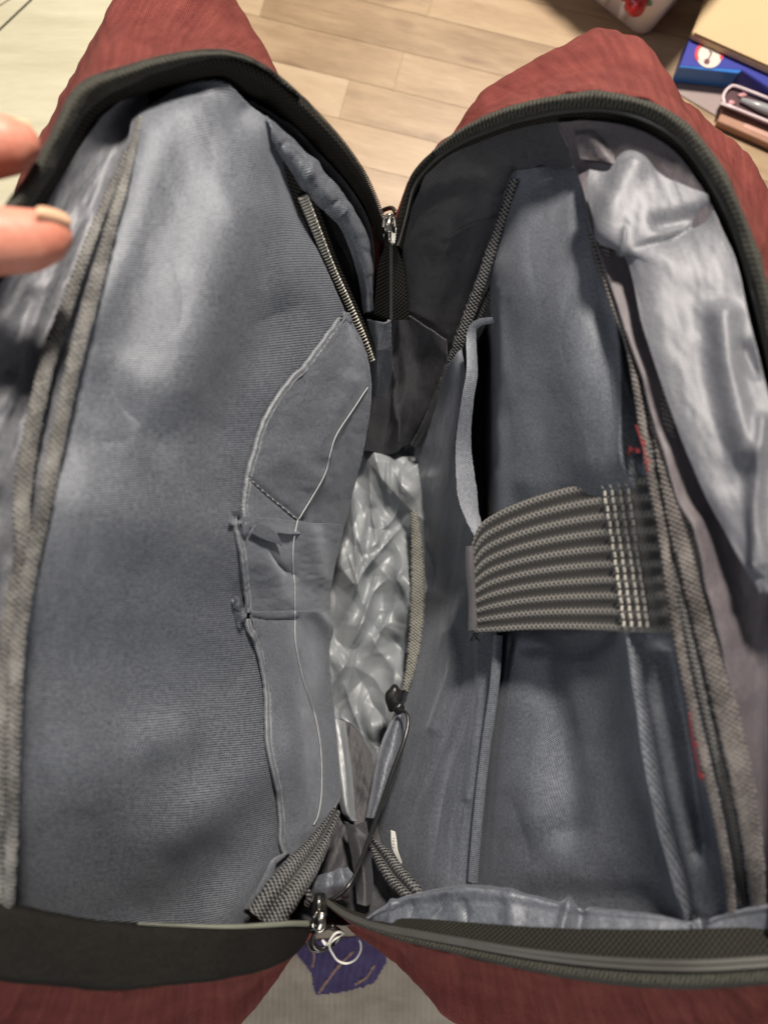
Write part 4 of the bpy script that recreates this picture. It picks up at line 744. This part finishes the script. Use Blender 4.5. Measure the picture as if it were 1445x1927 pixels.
# care label
lab = sheet('care_label', [[(735, 1562, .150), (743, 1565, .152)], [(736, 1585, .152), (746, 1582, .154)], [(740, 1603, .154), (748, 1600, .156)], [(754, 1627, .157), (756, 1624, .158)]], 10, 40, M_white, parent=bp, thick=.0003, key='CL')
for k in range(4):
    c0, c1 = P(739.5, 1578+k*6, .1545+k*.0006), P(742, 1577.5+k*6, .1549+k*.0006); tube('label_print', np.linspace(c0, c1, 3), .00022, M_print, lab, 5)
# ---- sliders and pull rings
def slider(name, pos, ang, L, parts=True):
    c = P(*pos); bm = bmesh.new()
    pr = [(-.0042, .006), (-.0020, .0068), (.0020, .0068), (.0042, .006), (.0036, -.001), (.0030, -.0060), (-.0030, -.0060), (-.0036, -.001)]
    rot = Matrix.Rotation(ang, 3, 'Z')
    bm = prism([((rot @ Vector((x, y, 0))).x+c[0], (rot @ Vector((x, y, 0))).y+c[1]) for x, y in pr], c[2], c[2]+.0035)
    o = from_bm(name, bm, M_black, bp, False, .0006)
    pth = [Vector(c)+rot @ Vector(v) for v in ((0, -.0045, .0035), (0, -.003, .0062), (0, .002, .0064), (0, .005, .0040))]
    tube('bridge', cr(np.array([tuple(v) for v in pth]), 20), .0011, M_metal, o, 8, flat=1.4)
    return o, c, rot
s1, c, rot = slider('zip_slider', (733, 445, .197), 0.0, 0)
tube('pull_ring', P(*cr([(722, 428, .203), (724, 412, .204), (733, 404, .206), (741, 410, .204), (743, 428, .203)], 40).T), .0011, M_metal, s1, 8)
tube('pull_ring', P(*cr([(733, 436, .207), (731, 422, .209), (734, 410, .208)], 14).T), .0020, M_metal, s1, 8)
for pts in ([(745, 402, .196), (738, 392, .190), (725, 394, .184), (712, 402, .178)],):
    tube('pull_cord', P(*cr(pts, 30).T), .0014, M_cord, s1, 8)
s2, c, rot = slider('zip_slider', (602, 1700, .197), math.pi, 0)
tube('pull_ring', P(*cr([(606, 1718, .206), (604, 1732, .208), (600, 1745, .207)], 14).T), .0021, M_metal, s2, 8)
tube('pull_ring', P(*cr([(597, 1716, .203), (590, 1732, .204), (590, 1745, .203), (600, 1752, .203), (610, 1744, .203), (610, 1726, .203)], 40).T), .0008, M_metal, s2, 8)
for k, pts in enumerate(([(592, 1744, .202), (580, 1752, .200), (578, 1770, .196), (585, 1785, .192), (600, 1788, .190), (614, 1784, .190)], [(598, 1750, .202), (590, 1760, .200), (590, 1776, .196), (600, 1786, .194), (616, 1782, .192)], [(608, 1748, .200), (620, 1745, .196), (636, 1752, .190), (640, 1765, .186)], [(624, 1742, .196), (640, 1756, .188), (628, 1775, .186), (614, 1784, .190)])):
    tube('pull_cord', P(*cr(pts, 40).T), .0014, M_cord, s2, 8)
stq = cr([(612, 1778, .194), (618, 1776, .196), (622, 1768, .197), (632, 1756, .196), (645, 1754, .194), (641, 1760, .192), (624, 1772, .194), (620, 1782, .192), (626, 1795, .188), (636, 1808, .184), (652, 1813, .182), (668, 1806, .184), (678, 1790, .188), (679, 1776, .190), (676, 1768, .191)], 200)
tube('string_loop', P(stq[:, 0], stq[:, 1], stq[:, 2]), 0.00062*(1+.08*np.sin(np.arange(200)*1.6)), plain('white_string', (.78, .78, .75), .7), s2, 8)
tube('string_loop', P(*cr([(612, 1778, .194), (607, 1770, .194), (616, 1780, .192), (606, 1786, .190)], 20).T), .0007, bpy.data.materials['white_string'], s2, 6)

# ================================================================== THE HAND (two fingertips reach into the picture)
hand = thing('hand', 'hand at the left edge pinching the backpack rim between thumb and fingertip', 'hand', tuple(P(-300, 350, .33)))
def skin_mat():
    m, n, l, b = newmat('skin'); tc = n.new('ShaderNodeTexCoord').outputs['Object']
    f = mth(n, l, 'ADD', mth(n, l, 'MULTIPLY', noise(n, l, tc, 70, 4), .6), mth(n, l, 'MULTIPLY', noise(n, l, tc, 350, 4), .4)); l.new(ramp(n, l, f, [(.3, (.56, .19, .13)), (.7, (.74, .34, .25))]), b.inputs['Base Color'])
    setp(b, Roughness=.5, Subsurface_Weight=.25, Subsurface_Scale=.006, Specular_IOR_Level=.4); b.inputs['Subsurface Radius'].default_value = (1, .35, .2)
    bump(n, l, b, noise(n, l, tc, 900, 4), .35, .0003); return m
M_skin = skin_mat(); M_nail = plain('fingernail', (.80, .50, .33), .35, spec=.5, nscale=30, nstr=.05)
bmh = bmesh.new()
def limb(pts, rad, n=26, ns=18, flat=.9):
    q = cr(np.hstack([np.array(pts), np.array(rad)[:, None]]), n); p = q[:, :3]; r = q[:, 3]
    t, b, nn_ = frames(p); rings = []
    for k in range(n):
        rings.append([bmh.verts.new(Vector(p[k]+b[k]*math.cos(a)*r[k]+nn_[k]*math.sin(a)*r[k]*flat)) for a in np.linspace(0, 2*math.pi, ns, endpoint=False)])
    for a, c in zip(rings, rings[1:]):
        for i in range(ns): bmh.faces.new((a[i], a[(i+1) % ns], c[(i+1) % ns], c[i]))
    for rg, s, pt in ((rings[0], -1, p[0]), (rings[-1], 1, p[-1])):
        v = bmh.verts.new(Vector(pt+t[0 if s < 0 else -1]*s*r[0 if s < 0 else -1]*.45))
        for i in range(ns): bmh.faces.new((rg[i], rg[(i+1) % ns], v))
def W(x, y, z): return P(x, y, z)
limb([W(-560, 560, .30), W(-330, 500, .345), W(-160, 462, .362), W(-40, 455, .360), W(60, 452, .352), W(108, 440, .348), W(126, 434, .346)], [.020, .016, .0135, .0125, .0115, .0085, .0050])
limb([W(-640, 400, .315), W(-420, 270, .345), W(-250, 235, .354), W(-120, 255, .352), W(-20, 276, .349), W(40, 268, .346), W(64, 262, .345)], [.016, .014, .013, .0128, .0122, .0100, .0062])
for dy, dz, kx in ((90, -.03, 60), (180, -.05, 30), (270, -.07, -10)):
    limb([W(-660, 400+dy*.5, .31+dz*.5), W(-470+kx*.3, 240+dy*.8, .33+dz), W(-330+kx, 250+dy, .325+dz), W(-240+kx, 300+dy, .315+dz), W(-260+kx, 350+dy, .30+dz)], [.013, .0115, .0105, .0095, .007])
limb([W(-1300, 700, .25), W(-1050, 620, .27), W(-850, 540, .29), W(-640, 470, .305)], [.030, .027, .034, .030], flat=.62)
me = bpy.data.meshes.new('palm_and_fingers'); bmesh.ops.recalc_face_normals(bmh, faces=bmh.faces); bmh.to_mesh(me); bmh.free(); me.materials.append(M_skin)
ho = link('palm_and_fingers', me, hand)
md = ho.modifiers.new('fuse', 'REMESH'); md.mode = 'VOXEL'; md.voxel_size = .0011; md.use_smooth_shade = True
md = ho.modifiers.new('soften', 'SMOOTH'); md.factor = .5; md.iterations = 8
def nail(c0, c1, w, name='fingernail'):
    p = cr([c0, (c0+c1)/2+np.array([0, 0, .0008]), c1], 20); ww = w*np.sqrt(np.clip(1-(np.linspace(-1, 1, 20)*.93)**4, 0, 1)); 
    o = tape(name, p, ww, lambda s: .0022*(1-s*s), M_nail, hand, None, 15, 0, .0); thicken(o, .0006); return o
nail(W(66, 400, .3610), W(130, 418, .3495), .0030); nail(W(22, 226, .3500), W(58, 238, .3470), .0018)
